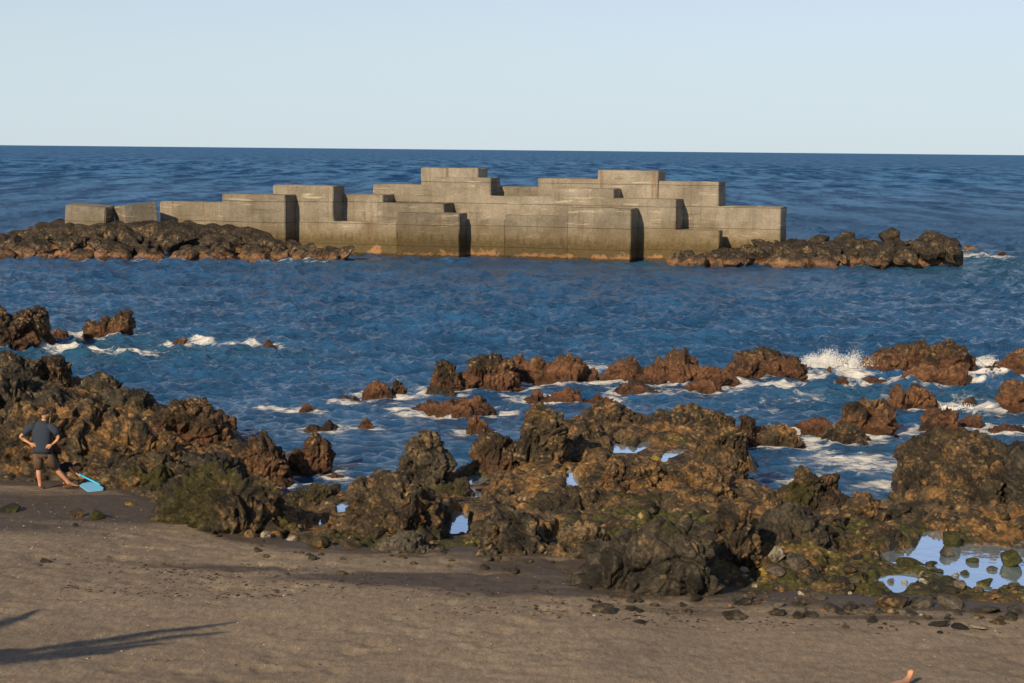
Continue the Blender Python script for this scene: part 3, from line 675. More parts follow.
# two tipped cubes on the left rubble
def tipped(label, px, py, Y, size, rot):
    c = PY(px, py, Y)
    bm = bmesh.new(); bmesh.ops.create_cube(bm, size=1)
    for v in bm.verts: v.co = Vector((v.co.x * size[0], v.co.y * size[1], v.co.z * size[2]))
    bmesh.ops.bevel(bm, geom=list(bm.edges), offset=0.08, segments=2, affect='EDGES')
    me = bpy.data.meshes.new('concrete_cube'); bm.to_mesh(me); bm.free()
    o = link('concrete_cube', me, M['concrete_old']); o.location = c; o.rotation_euler = rot
    tag(o, label, 'concrete block', 'tipped concrete cubes on the rubble')
tipped('tipped weathered concrete cube at the far left of the breakwater', 90, 216, 132.5, (3.2, 2.4, 1.7), (R(3), R(4), R(-4)))
tipped('tipped dark concrete cube leaning beside the low pale block', 136, 215, 133, (2.6, 2.5, 1.7), (R(-4), R(-6), R(34)))

# rubble core and boulders
def mound(label, prof, base, Yd, dp, zb=-0.5):
    xs = [p[0] for p in prof]; ty = [p[1] for p in prof]
    nu, nv = 220, 60
    px = np.linspace(xs[0], xs[-1], nu); py = np.interp(px, xs, ty)
    cr = np.array([PY(a, b, Yd)[:] for a, b in zip(px, py)])
    t = np.linspace(0, np.pi, nv)
    e = np.sqrt(np.clip(1 - np.abs(np.linspace(-1, 1, nu)) ** 6, 0, 1)) + 0.01
    Y = Yd - (dp / 2 * e)[:, None] * (np.sign(np.cos(t)) * np.abs(np.cos(t)) ** 0.9)[None]
    Z = zb + np.maximum(cr[:, 2] - zb, 0.05)[:, None] * (np.sin(t) ** 0.62)[None]
    V = np.stack([np.repeat(cr[:, :1], nv, 1), Y, Z], -1).reshape(-1, 3)
    f1, f2 = worley(V * 0.8); V[:, 2] += (0.35 * (0.5 - f1) + 0.18 * fbm(V * 0.9, 4, billow=True)) * np.clip((V[:, 2] - zb), 0, 1)
    V[:, 1] -= 0.5 * (0.5 - f1)
    tag(link('rubble_mound', grid_mesh('rubble_mound', V, nu, nv), M['rubble']), kind='structure')
mound('left', [(-60, 244), (-10, 237), (20, 231), (40, 224), (60, 221), (100, 220), (160, 221), (230, 226), (262, 230), (285, 242), (310, 252), (330, 259)], 262, 132.6, 5)
mound('right', [(715, 259), (730, 251), (760, 245), (790, 240), (850, 241), (900, 243), (935, 250), (950, 256)], 262, 127.5, 7)

G_L = 'boulders heaped left of the concrete blocks'; G_R = 'boulders heaped right of the concrete blocks'
def rub_edge(px, prof):
    return float(np.interp(px, [p[0] for p in prof], [p[1] for p in prof]))
TL = [(-10, 240), (20, 234), (60, 228), (160, 230), (230, 232), (290, 238), (340, 250)]
TR = [(674, 258), (700, 255), (725, 245), (760, 239), (790, 234), (830, 233), (900, 234), (940, 241), (962, 250)]
BL = [(-10, 257), (100, 258), (200, 260), (280, 260), (340, 255)]
BR = [(674, 261), (760, 263), (860, 262), (930, 254), (962, 250)]
def heap(n, x0, x1, T, B, group, side):
    for i in range(n):
        px = x0 + (x1 - x0) * ((i + 0.5 + random.uniform(-0.4, 0.4)) / n)
        row = random.random()
        ty, by = rub_edge(px, T), rub_edge(px, B)
        py = ty + 3 + (by - ty - 3) * row
        z = max(0.0, 2.6 * (1 - row) ** 1.1 * (by - ty) / 36)
        Yd = (129.2 if side == 'left' else 128) - 5.5 * row
        c = PY(px, py, Yd)
        s = random.choice([0.4, 0.5, 0.65, 0.8, 0.95, 1.2]) * (0.8 + 0.3 * row)
        where = 'at the waterline' if row > 0.7 else ('on top' if row < 0.25 else 'halfway up')
        sz = 'large' if s > 1.0 else ('middling' if s > 0.72 else 'small')
        boulder('boulder', (c.x, c.y, c.z - s * 0.15), (s * random.uniform(0.9, 1.35), s * random.uniform(0.8, 1.1), s * random.uniform(0.6, 0.85)),
                'rubble', f'{sz} lava boulder {where} of the rubble {side} of the concrete blocks', 'boulder', group)
heap(125, -14, 338, TL, BL, G_L, 'left')
heap(110, 674, 955, TR, BR, G_R, 'right')
# some individual big ones that show against the sea on the right
for px, py, s, lab in [(890, 236, 0.9, 'pointed boulder standing highest on the right rubble heap against the sea'), (928, 241, 1.05, 'large round boulder near the right tip of the rubble heap'),
                       (953, 245, 0.85, 'last dark boulder at the right tip of the rubble heap'), (848, 238, 0.7, 'dark block of rock on the crest of the right rubble heap'),
                       (940, 243, 1.0, 'dark boulder below the large round one at the right tip')]:
    c = PY(px, py, 127.5); boulder('boulder', (c.x, c.y, c.z), (s * 1.1, s, s * 0.9), 'rubble', lab, 'boulder', G_R)
c = P(968, 403, 0.03); boulder('sea_rock', (c.x, c.y, c.z), (0.34, 0.25, 0.17), 'red', 'little pale orange stone awash above the square red block', 'rock', 'rocks standing in the sea')
for px, py, s, lab in [(975, 251, 0.6, 'low orange rock awash off the right tip of the breakwater'), (1001, 254, 0.35, 'tiny dark rock awash farthest right of the breakwater')]:
    c = P(px, py, 0.05); boulder('sea_rock', (c.x, c.y, c.z), (s * 1.8, s, s * 0.55), 'rubble' if s > 0.5 else 'sea', lab, 'rock', 'rocks standing in the sea')

# ------------------------------------------------------------------ cobbles and stones on the shore
from mathutils.bvhtree import BVHTree
_bv = {}
def bvh(o):
    if o.name not in _bv:
        me = o.data; vs = np.empty(len(me.vertices) * 3, np.float32); me.vertices.foreach_get('co', vs)
        vs = vs.reshape(-1, 3)
        fs = np.empty(len(me.polygons) * 4, np.int32); me.loops.foreach_get('vertex_index', fs)
        _bv[o.name] = BVHTree.FromPolygons(vs.tolist(), fs.reshape(-1, 4).tolist())
    return _bv[o.name]
TERR = [bpy.data.objects['sand_beach'], bpy.data.objects['rock_shelf']]
def ground(x, y):
    z = -1
    for o in TERR:
        h = bvh(o).ray_cast(Vector((x, y, 20)), Vector((0, 0, -1)))
        if h[0] is not None: z = max(z, h[0].z)
    return z
def hit(px, py):
    d = ray(px, py).normalized(); best = None
    for o in TERR:
        h = bvh(o).ray_cast(CP, d)
        if h[0] is not None and (best is None or h[3] < best[1]): best = (h[0], h[3])
    return best[0] if best else P(px, py, 0.7)
def stone(px, py, wpx, mat, label, ratio=0.62, cat='stone', group='stones lying along the sand edge', name='stone', sink=0.3):
    c = hit(px, py)
    for pl, zp, _ in POOLS:
        if poly_sd(np.array([float(px)]), np.array([float(py)]), pl)[0] < 2: c = P(px, py, zp)
    s = wpx * c.y / F / 2
    return boulder(name, (c.x, c.y, c.z + s * ratio * (1 - sink) * 0.6), (s, s * random.uniform(0.75, 1.0), s * ratio), mat, label, cat, group, lib=BM, tilt=0.25)
for a in [
 (378, 527, 21, 'pale', 'pale yellow pitted stone among green weed below the golden mound', 0.8),
 (259, 531, 22, 'grey', 'flat topped greenish grey stone at the foot of the big mossy rock', 0.6),
 (266, 537, 16, 'pale', 'pale cream stone wedged below the flat topped greenish stone'), (291, 540, 18, 'pale', 'flat cream stone lying on the sand edge left of the mound', 0.3),
 (777, 558, 24, 'pale', 'large whitish grey cobble among green weed right of the largest outcrop', 0.75), (797, 566, 28, 'grey', 'rounded brownish cobble touching the whitish grey cobble', 0.75),
 (775, 573, 24, 'grey', 'grey cobble below the whitish grey cobble', 0.6), (763, 575, 14, 'yellow', 'mustard yellow stone beside the small white stones', 0.8),
 (744, 572, 14, 'pale', 'cream angular stone in the cleft beside the largest outcrop', 0.7), (745, 577, 8, 'pale', 'small white pebble highest of three below the cream angular stone'),
 (751, 582, 10, 'pale', 'rounded white pebble in the middle of three', 0.7), (755, 587, 12, 'pale', 'white pebble lowest of three at the sand edge', 0.5),
 (801, 595, 10, 'pale', 'small cream stone on weed below the cobbles'), (655, 460, 13, 'yellow', 'mustard yellow stone in the curved tide pool', 0.6),
 (953, 546, 26, 'moss', 'bright green mossy boulder standing in the large tide pool', 1.1), (946, 556, 20, 'grey', 'grey stone in the pool in front of the green mossy boulder', 0.7),
 (973, 562, 16, 'moss', 'small dark stone alone in the large tide pool', 0.5), (1010, 565, 32, 'moss', 'brown green boulder in the tide pool at the right edge', 0.9),
 (984, 585, 24, 'moss', 'low yellow green stone at the near side of the large pool', 0.35), (1006, 588, 14, 'moss', 'flat dark green stone at the pool edge near the right edge', 0.4),
 (910, 566, 34, 'moss', 'flat mossy stone between the two right pools', 0.35), (960, 588, 20, 'grey', 'grey brown stone with white top beside the large pool', 0.8),
 (955, 577, 10, 'pale', 'white stone on the bank of the large pool', 0.7), (924, 583, 12, 'pale', 'white stone between the two right pools', 0.5), (905, 583, 8, 'pale', 'small white pebble in the shallow pool'),
 (930, 566, 16, 'moss', 'small mossy stone in the left part of the large pool', 0.5), (992, 570, 14, 'grey', 'low grey stone in the large pool left of the edge boulder', 0.5), (900, 553, 12, 'grey', 'small grey stone in the narrow left arm of the large pool', 0.6), (965, 574, 12, 'moss', 'tiny mossy stone beside the small dark stone in the pool', 0.5), (938, 572, 18, 'moss', 'flat weedy stone in front of the grey stone in the pool', 0.35), (1018, 548, 16, 'grey', 'grey stone at the back of the pool near the right edge', 0.5), (890, 582, 10, 'grey', 'tiny grey stone in the shallow pool', 0.6), (877, 595, 26, 'moss', 'dark green mossy stone at the left of the shallow pool', 0.6), (855, 583, 14, 'grey', 'brown stone left of the shallow pool', 0.7), (850, 594, 7, 'pale', 'small pale pebble on weed left of the green stone'),
 (802, 612, 16, 'grey', 'dark slate grey stone on the sand edge below the cobbles', 0.5), (818, 598, 24, 'grey', 'grey stone slab at the sand edge right of the cream stone', 0.4),
 (740, 600, 34, 'grey', 'flat grey slab on the sand right of the largest outcrop', 0.3), (735, 618, 36, 'dark', 'dark flat slab lying lowest on the sand right of the outcrop', 0.25), (778, 614, 26, 'dark', 'dark low stone half buried in the sand', 0.3),
 (893, 605, 46, 'tan', 'brown flat boulder at the sand edge below the shallow pool', 0.4), (923, 606, 30, 'grey', 'grey boulder right of the brown flat boulder', 0.5), (952, 606, 34, 'grey', 'broad grey brown boulder at the sand edge', 0.5),
 (985, 612, 36, 'grey', 'long flat grey stone at the sand edge', 0.3), (1014, 612, 30, 'grey', 'grey boulder cut by the right edge at the sand', 0.45), (921, 615, 10, 'pale', 'white stone on the sand edge between grey boulders', 0.3), (936, 625, 30, 'grey', 'flat blue grey stone lying on the sand', 0.2), (978, 628, 28, 'pale', 'pale flat pebbly stone on the sand', 0.15),
 (832, 610, 26, 'dark', 'dark low stone at the sand edge left of the brown boulder', 0.35), (850, 606, 22, 'grey', 'grey stone in the row at the sand edge', 0.4), (873, 610, 18, 'grey', 'small grey stone left of the brown flat boulder', 0.45),
 (77, 516, 18, 'tan', 'brown rounded stone on dark sand below the man'), (97, 518, 20, 'moss', 'yellowish green stone right of the brown stone on dark sand'), (75, 526, 8, 'dark', 'tiny dark stone below the brown stone on dark sand'), (10, 511, 34, 'moss', 'flat green stone at the left edge below the man', 0.3),
 (130, 505, 14, 'yellow', 'small yellow green stone on the dark sand right of the man', 0.3), (45, 562, 14, 'dark', 'small dark stone on the sand near the left edge', 0.4), 
 (605, 612, 36, 'dark', 'low dark stone heap alone on the sand below the largest outcrop', 0.25), (595, 616, 5, 'pale', 'tiny white pebble beside the low dark stone'), (640, 622, 18, 'dark', 'flat dark stone on sand right of the low dark stone', 0.15),
 
 (320, 545, 34, 'green', 'bright green mossy stone at the sand edge left of the smooth dark rock', 0.4), (352, 547, 32, 'green', 'green mossy stone touching the smooth dark rock', 0.4), (440, 551, 16, 'dark', 'small dark stone right of the smooth dark rock', 0.6), (520, 553, 26, 'green', 'greenish low rock at the sand edge right of the cone rock', 0.4),
]: stone(*a)
# loose rocks lying all over the shelf
fills = [(-20, 470, 130, 440, 12), (120, 445, 240, 500, 14), (230, 480, 345, 540, 16), (345, 490, 470, 545, 14), (480, 440, 740, 500, 34), (480, 495, 720, 545, 24), (715, 495, 920, 545, 30), (740, 555, 1020, 600, 90), (925, 505, 1024, 545, 10)]
zn = ['behind the man', 'on the rock slope right of the man', 'beside the left lagoon', 'around the golden mound', 'on the central shelf', 'in front of the central shelf', 'below the right lagoon', 'around the right tide pools', 'under the massive right rocks']
for (x0, y0, x1, y1, n), w in zip(fills, zn):
    for i in range(n):
        px, py = random.uniform(x0, x1), random.uniform(y0, y1)
        if any(min(q[0] for q in pl) - 8 < px < max(q[0] for q in pl) + 8 and min(q[1] for q in pl) - 3 < py < max(q[1] for q in pl) + 12 for pl, _, _ in POOLS[:10] + POOLS[11:]): continue
        c = hit(px, py)
        if c.z < 0.25: continue
        if any(poly_sd(np.array([c.x]), np.array([c.y]), pl)[0] < 0.15 for pl, _, _ in PW): continue
        s = random.uniform(0.08, 0.27) * (0.55 if 'pools' in w else 1.0)
        mt = random.choice(['tan', 'tan', 'green', 'dark', 'grey' if 'pools' in w else 'tan'])
        boulder('loose_rock', (c.x, c.y, c.z + s * 0.1), (s * random.uniform(1, 1.5), s, s * random.uniform(0.55, 0.9)), mt,
                f'loose lava rock lying {w}', 'rock', f'loose rocks {w}')

_ln = [(150, 492), (200, 512), (250, 541), (330, 551), (400, 557), (470, 560), (560, 561), (600, 603), (700, 606), (740, 596), (800, 604), (900, 612), (1024, 616)]
for i in range(130):
    px = random.choice([random.uniform(150, 600), random.uniform(600, 1020), random.uniform(720, 1020)])
    py = float(np.interp(px, [q[0] for q in _ln], [q[1] for q in _ln])) + random.gauss(3, 6)
    c = hit(px, py); s = random.choice([0.035, 0.05, 0.07, 0.1])
    boulder('pebble', (c.x, c.y, c.z + s * 0.12), (s * random.uniform(1, 1.5), s, s * random.uniform(0.4, 0.7)), random.choice(['grey', 'dark', 'dark', 'green', 'tan']),
            'small pebble at the foot of the shore rocks where the sand begins', 'pebble', 'pebbles along the foot of the rocks', lib=SMB)
# ------------------------------------------------------------------ small litter on the sand (uncountable)
def scatter(name, n, mat, size, region, flat=0.4, wbias=None):
    bm = bmesh.new(); rg = random.Random(name)
    made = 0
    while made < n:
        x0, y0, x1, y1 = region[rg.randrange(len(region))]
        px, py = rg.uniform(x0, x1), rg.gauss((y0 + y1) / 2, (y1 - y0) / 4) if wbias else rg.uniform(y0, y1)
        c = P(px, py, 0.95); yc = np.interp(c.x, _cx, _cy)
        if c.y > yc - 0.1 or c.y < 21: continue
        z = float(sand_z(c.x, c.y)); s = size * rg.uniform(0.4, 1.3)
        mtx = Matrix.Translation((c.x, c.y, z + s * flat * 0.2)) @ Matrix.Rotation(rg.uniform(0, 6.3), 4, 'Z') @ Matrix.Diagonal((s * rg.uniform(0.8, 1.6), s * 0.7, s * flat, 1))
        bmesh.ops.create_icosphere(bm, subdivisions=1, radius=1, matrix=mtx); made += 1
    me = bpy.data.meshes.new(name); bm.to_mesh(me); bm.free()
    return tag(link(name, me, M[mat]), kind='stuff')
allsand = [(0, 555, 1024, 683), (0, 560, 600, 683), (0, 500, 150, 560)]
tag(scatter('shell_fragments', 300, 'shell', 0.012, allsand), 'pale shell fragments scattered over the brown sand', 'shells')
tag(scatter('seaweed_wrack', 900, 'wrack', 0.032, [(40, 560, 340, 580), (150, 570, 420, 592), (280, 575, 640, 602), (60, 590, 300, 606), (420, 600, 700, 625), (640, 605, 1024, 632)], 0.12, True), 'dry dark seaweed wrack in streaks on the sand', 'seaweed')
tag(scatter('beach_gravel', 700, 'gravel', 0.018, allsand + [(600, 590, 1024, 625)] * 3, 0.6), 'small grey brown gravel on the sand', 'gravel')

# ------------------------------------------------------------------ sea
def build_sea():
    # rows spaced by what a pixel covers, so near water is fine and far water coarse
    pys = np.concatenate([np.linspace(600, 395, 420), np.linspace(394.6, 205, 430), np.linspace(204.7, 156, 160)])
    ys = np.array([CAMZ * F / (p - 150.0) for p in pys])
    ys = np.concatenate([ys, np.geomspace(ys[-1] * 1.08, 90000, 40)])
    us = np.linspace(-0.40, 0.40, 1000)
    Ug, Y = np.meshgrid(us, ys, indexing='ij'); X = Ug * Y
    res = np.gradient(ys)[None, :] * np.ones_like(X)
    Z = np.zeros_like(X); DX = np.zeros_like(X); DY = np.zeros_like(X)
    rg = np.random.default_rng(5)
    nw = 70
    lam = np.geomspace(0.45, 12, nw)
    calm = np.clip((Y - 44) / 26, 0, 1); calm = 0.22 + 0.78 * calm * calm * (3 - 2 * calm)
    near = (Y < 900)
    Xn, Yn, rn, cn = X[near], Y[near], res[near], calm[near]
    zz = np.zeros_like(Xn); dx = np.zeros_like(Xn); dy = np.zeros_like(Xn)
    # patchiness of the chop
    pn = np.stack([Xn * 0.05, Yn * 0.035, 0 * Xn], -1); patch = 0.8 + 0.5 * fbm(pn, 3)
    for L in lam:
        th = R(-100) + rg.normal() * R(48)
        k = 2 * np.pi / L; kx, ky = k * np.cos(th), k * np.sin(th)
        a = 0.0225 * L ** 0.6 * rg.uniform(0.6, 1.3)
        if L > 2: a *= (2 / L) ** 0.85
        att = np.clip((L / (np.abs(np.sin(th)) * rn + 1e-3) - 2.0) / 2.0, 0, 1)
        amp = a * att * (cn if L > 1.2 else np.sqrt(cn)) * patch
        ph = kx * Xn + ky * Yn + rg.uniform(0, 6.3) + 1.1 * vnoise(np.stack([Xn / (L * 4), Yn / (L * 4), 0 * Xn + L], -1))
        zz += amp * np.cos(ph); dx -= 0.75 * amp * np.cos(th) * np.sin(ph); dy -= 0.75 * amp * np.sin(th) * np.sin(ph)
    ff_ = np.clip((Y - 220) / 400, 0, 1)
    for L in np.geomspace(14, 85, 30):
        th = R(-95) + rg.normal() * R(24); k = 2 * np.pi / L
        att = np.clip((L / (np.abs(np.sin(th)) * res) - 2.0) / 2.0, 0, 1)
        Z += 0.0042 * L * rg.uniform(0.6, 1.3) * att * ff_ * np.cos(k * np.cos(th) * X + k * np.sin(th) * Y + rg.uniform(0, 6.3) + 2 * vnoise(np.stack([X / (L * 5), Y / (L * 5), 0 * X + L], -1).reshape(-1, 3)).reshape(X.shape)) * np.clip(1.6 - L / 300, 0.3, 1)
    Z[near] += zz; DX[near] = dx; DY[near] = dy
    # foam: near rocks, and where the photo shows surf
    foam = np.zeros_like(X)
    for cr, rad, zb in FOOT:
        if zb > 0.35: continue
        lo = cr.min(0) - 2.2; hi = cr.max(0) + 2.2
        mk = (X > lo[0]) & (X < hi[0]) & (Y > lo[1] - 2) & (Y < hi[1] + 3)
        if not mk.any(): continue
        xs, ys_ = X[mk], Y[mk]; d = np.full(xs.shape, 99.)
        step = max(1, len(cr) // 40)
        for (cx, cy), r_ in zip(cr[::step], rad[::step]):
            d = np.minimum(d, np.hypot(xs - cx, (ys_ - cy)) - r_)
        foam[mk] = np.maximum(foam[mk], 0.68 * np.exp(-np.clip(d, 0, None) / 0.75))
    surf = [(62, 350, 16, 5, .85), (90, 347, 40, 4, 0.7), (130, 352, 45, 3.5, 0.75), (205, 341, 16, 4, 1.0), (235, 345, 45, 2.5, 0.7), (290, 352, 30, 2, .4), (330, 398, 50, 3, 0.55), (270, 409, 40, 3, 0.7), (380, 405, 60, 3, 0.55), (400, 420, 40, 3, 0.5),
            (560, 383, 60, 3, 0.75), (670, 392, 40, 2.5, 0.6), (730, 385, 50, 4, 0.85), (780, 384, 40, 4, 0.8), (836, 364, 28, 4, 0.95), (850, 368, 20, 4, 0.9), (585, 366, 25, 6, 0.7), (850, 372, 22, 5, 0.9), (985, 361, 20, 5, 0.9), (900, 384, 60, 3, 0.55),
            (930, 402, 30, 5, 0.72), (990, 411, 40, 5, 0.78), (955, 408, 30, 5, 0.68), (1010, 402, 20, 5, .65), (895, 425, 20, 5, 0.7), (850, 462, 70, 14, 0.72), (800, 480, 40, 8, 0.72), (880, 486, 40, 8, 0.74), (960, 404, 60, 8, .66), (905, 398, 30, 6, .6), (800, 400, 60, 10, .45), (650, 408, 60, 4, 0.5), (760, 410, 50, 5, 0.5),
            (980, 256, 40, 3.5, 0.8), (930, 260, 60, 3, 0.45), (290, 262, 60, 2.5, 0.5), (150, 261, 120, 1.8, 0.45), (800, 264, 90, 2, 0.45), (620, 150.0 + 12, 1, 1, 0)]
    surf = [s for s in surf if s[4] > 0]
    foam = np.maximum(foam, blob(X, Y, surf, 0.0))
    turq = blob(X, Y, [(90, 350, 120, 12, 0.8), (200, 352, 120, 8, 0.5), (640, 262, 60, 6, 0.8), (340, 262, 70, 5, 0.6), (950, 264, 120, 14, 0.8), (880, 396, 120, 10, 0.6), (960, 402, 60, 12, 0.7), (880, 452, 60, 25, 0.3)], 0.0)
    V = np.stack([X + DX, Y + DY, Z + 0.12 * np.clip(foam - 0.5, 0, 1) * np.abs(fbm(np.stack([X * 2, Y * 2, 0 * X], -1).reshape(-1, 3), 3)).reshape(X.shape)], -1)
    me = grid_mesh('sea', V.reshape(-1, 3), len(us), len(ys))
    set_attr(me, 'foam', foam.ravel()); set_attr(me, 'turq', turq.ravel())
    N = NT('sea_water')
    y = N.xyz()[1]
    far = N.step(y, 60, 230)
    deep = N.mix(N.step(N.noise(1.0, 9, 0.72, vec=N.mapped(scale=(0.30, 0.16, 1))), 0.40, 0.60), (0.015, 0.070, 0.178), (0.028, 0.110, 0.265))
    painted_chop = N.noise(1.0, 13, 0.74, vec=N.mapped(scale=(0.13, 0.022, 1), rot=(0, 0, 0.03)))  # light and dark of far wave crests, painted into the water colour
    deep = N.mix(N.math('MULTIPLY', N.step(y, 110, 300), 0.9), deep, N.mix(N.step(painted_chop, 0.40, 0.60), (0.006, 0.055, 0.175), (0.100, 0.270, 0.540)))
    c = N.mix(N.math('MULTIPLY', N.attr('turq'), 0.5), deep, (0.028, 0.105, 0.125))
    fn = N.math('ADD', N.math('MULTIPLY', N.noise(1.4, 8, 0.68, vec=N.mapped(scale=(0.55, 1.0, 1)), dist=1.2), 0.75), N.math('MULTIPLY', N.voro(2.2, vec=N.mapped(scale=(0.6, 1.2, 1))), 0.35))
    thr = N.math('SUBTRACT', 1.02, N.math('MULTIPLY', N.attr('foam'), 0.80))
    ff = N.math('MULTIPLY', N.step(N.math('SUBTRACT', N.math('ADD', fn, N.math('MULTIPLY', N.noise(6, 6, 0.75), 0.6)), N.math('ADD', thr, 0.30)), -0.12, 0.16), 0.92)
    w1 = N.noise(1.0, 9, 0.62, vec=N.mapped(scale=(1.9, 3.4, 1), rot=(0, 0, 0.12)), dist=0.3)
    w2 = N.noise(1.0, 8, 0.62, vec=N.mapped(scale=(0.16, 0.34, 1), rot=(0, 0, -0.1)), dist=0.5)
    w3 = N.noise(1.0, 6, 0.6, vec=N.mapped(scale=(0.018, 0.05, 1)), dist=0.4)
    b = N.bump(w1, 1.0, 0.36)
    nb = N.n('ShaderNodeBump'); N.L(w2, nb.inputs['Height']); N.L(N.math('MULTIPLY', N.step(y, 60, 220), 0.9), nb.inputs['Strength']); nb.inputs['Distance'].default_value = 1.3; N.L(b, nb.inputs['Normal'])
    nc = N.n('ShaderNodeBump'); N.L(w3, nc.inputs['Height']); N.L(N.math('MULTIPLY', N.step(y, 150, 1200), 0.9), nc.inputs['Strength']); nc.inputs['Distance'].default_value = 7.0; N.L(nb.outputs[0], nc.inputs['Normal'])
    N.b.inputs['IOR'].default_value = 1.33
    c = N.mix(ff, c, (0.80, 0.80, 0.78))
    N.fin(c, N.math('ADD', N.math('ADD', 0.07, N.math('MULTIPLY', far, 0.42)), N.math('MULTIPLY', ff, 0.6)), nc.outputs[0], N.math('SUBTRACT', 0.5, N.math('MULTIPLY', N.step(y, 90, 500), 0.46)))
    tag(link('sea', me, N.m), kind='structure')
build_sea()

# ------------------------------------------------------------------ splash
def splash(label, jets):
    rg = np.random.default_rng(3); VV = []; FF = []
    oc = np.array([(1, 0, 0), (-1, 0, 0), (0, 1, 0), (0, -1, 0), (0, 0, 1), (0, 0, -1)], float)
    of = np.array([(0, 2, 4), (2, 1, 4), (1, 3, 4), (3, 0, 4), (2, 0, 5), (1, 2, 5), (3, 1, 5), (0, 3, 5)])
    for px, py, w, h, n, lean in jets:
        c = P(px, py, 0.05)
        # a few separate fingers of thrown water
        fa = rg.normal(0, 0.45, 7); fh = rg.uniform(0.45, 1.0, 7); fi = rg.integers(0, 7, n)
        t = rg.random(n) ** 1.2; ang = fa[fi] + rg.normal(0, 0.10, n) * (0.5 + t)
        hh = h * fh[fi] * t * np.exp(-(ang / 0.9) ** 2) + rg.normal(0, 0.03, n)
        x = c.x + w * ang * (0.45 + t) + lean * t * h; yy = c.y + rg.normal(0, 0.25, n)
        sz = rg.choice([0.004, 0.006, 0.009, 0.013], n) * (1.7 - t)
        ctr = np.stack([x, yy, np.maximum(hh, 0)], -1)
        v = ctr[:, None] + oc[None] * sz[:, None, None] * np.array([1, 1, 1.5])
        base = sum(len(q) for q in VV); VV.append(v.reshape(-1, 3))
        FF.append((of[None] + base + 6 * np.arange(n)[:, None, None]).reshape(-1, 3))
    me = bpy.data.meshes.new('sea_spray'); me.from_pydata(np.concatenate(VV).tolist(), [], np.concatenate(FF).tolist())
    N = NT('white_spray'); N.fin((0.86, 0.87, 0.87), 0.6); N.b.inputs['Subsurface Weight'].default_value = 0.0
    o = link('sea_spray', me, N.m)
    tag(o, label, 'spray', kind='stuff')
splash('white spray of a wave breaking through the reef', [(836, 366, 1.0, 1.05, 5000, -0.1), (850, 368, 0.8, 1.0, 2800, 0.15), (815, 366, 0.7, 0.6, 3000, -0.3), (868, 368, 0.6, 0.5, 1000, 0.3), (204, 343, 0.6, 0.3, 400, 0.2), (985, 364, 0.7, 0.35, 1200, 0.0), (398, 380, 0.15, 0.25, 60, 0), (960, 408, 0.8, 0.2, 1200, 0), (58, 350, 0.8, 0.25, 300, 0)])

# ------------------------------------------------------------------ people
def skin_mesh(name, V, E, root, sub=2):
    keys = list(V); me = bpy.data.meshes.new(name)
    me.from_pydata([V[k][0] for k in keys], [(keys.index(a), keys.index(b)) for a, b in E], [])
    o = bpy.data.objects.new(name, me); COL.objects.link(o)
    md = o.modifiers.new('skin', 'SKIN'); md.use_smooth_shade = True; md.branch_smoothing = 0.4
    sv = me.skin_vertices[0].data
    for i, k in enumerate(keys):
        r = V[k][1]; sv[i].radius = (r, r) if not isinstance(r, tuple) else r
        sv[i].use_root = (k == root)
    o.modifiers.new('sub', 'SUBSURF').levels = sub
    bpy.context.view_layer.update()
    out = bpy.data.meshes.new_from_object(o.evaluated_get(bpy.context.evaluated_depsgraph_get()))
    bpy.data.objects.remove(o); out.name = name
    for p in out.polygons: p.use_smooth = True
    return out
def chain(*k): return list(zip(k[:-1], k[1:]))
def fingers(V, E, wrist, palm, side, prefix, curl=(0, 0, -1)):
    w = Vector(V[wrist][0]); p = Vector(V[palm][0]); d = (p - w).normalized(); s = Vector(side).normalized(); c = Vector(curl).normalized()
    for i, (off, ln) in enumerate([(-0.030, 0.070), (-0.010, 0.080), (0.010, 0.076), (0.030, 0.060)]):
        a, b, e = f'{prefix}f{i}a', f'{prefix}f{i}b', f'{prefix}f{i}c'
        r = p + s * off + d * 0.03
        V[a] = (r[:], 0.010); V[b] = ((r + d * ln * 0.5 + c * 0.012)[:], 0.009); V[e] = ((r + d * ln * 0.9 + c * 0.035)[:], 0.007)
        E += [(palm, a), (a, b), (b, e)]
    t = w + d * 0.035 - s * 0.028
    V[prefix + 't0'] = (t[:], 0.012); V[prefix + 't1'] = ((t - s * 0.03 + d * 0.035)[:], 0.010); V[prefix + 't2'] = ((t - s * 0.038 + d * 0.065 + c * .01)[:], 0.008)
    E += [(wrist, prefix + 't0'), (prefix + 't0', prefix + 't1'), (prefix + 't1', prefix + 't2')]
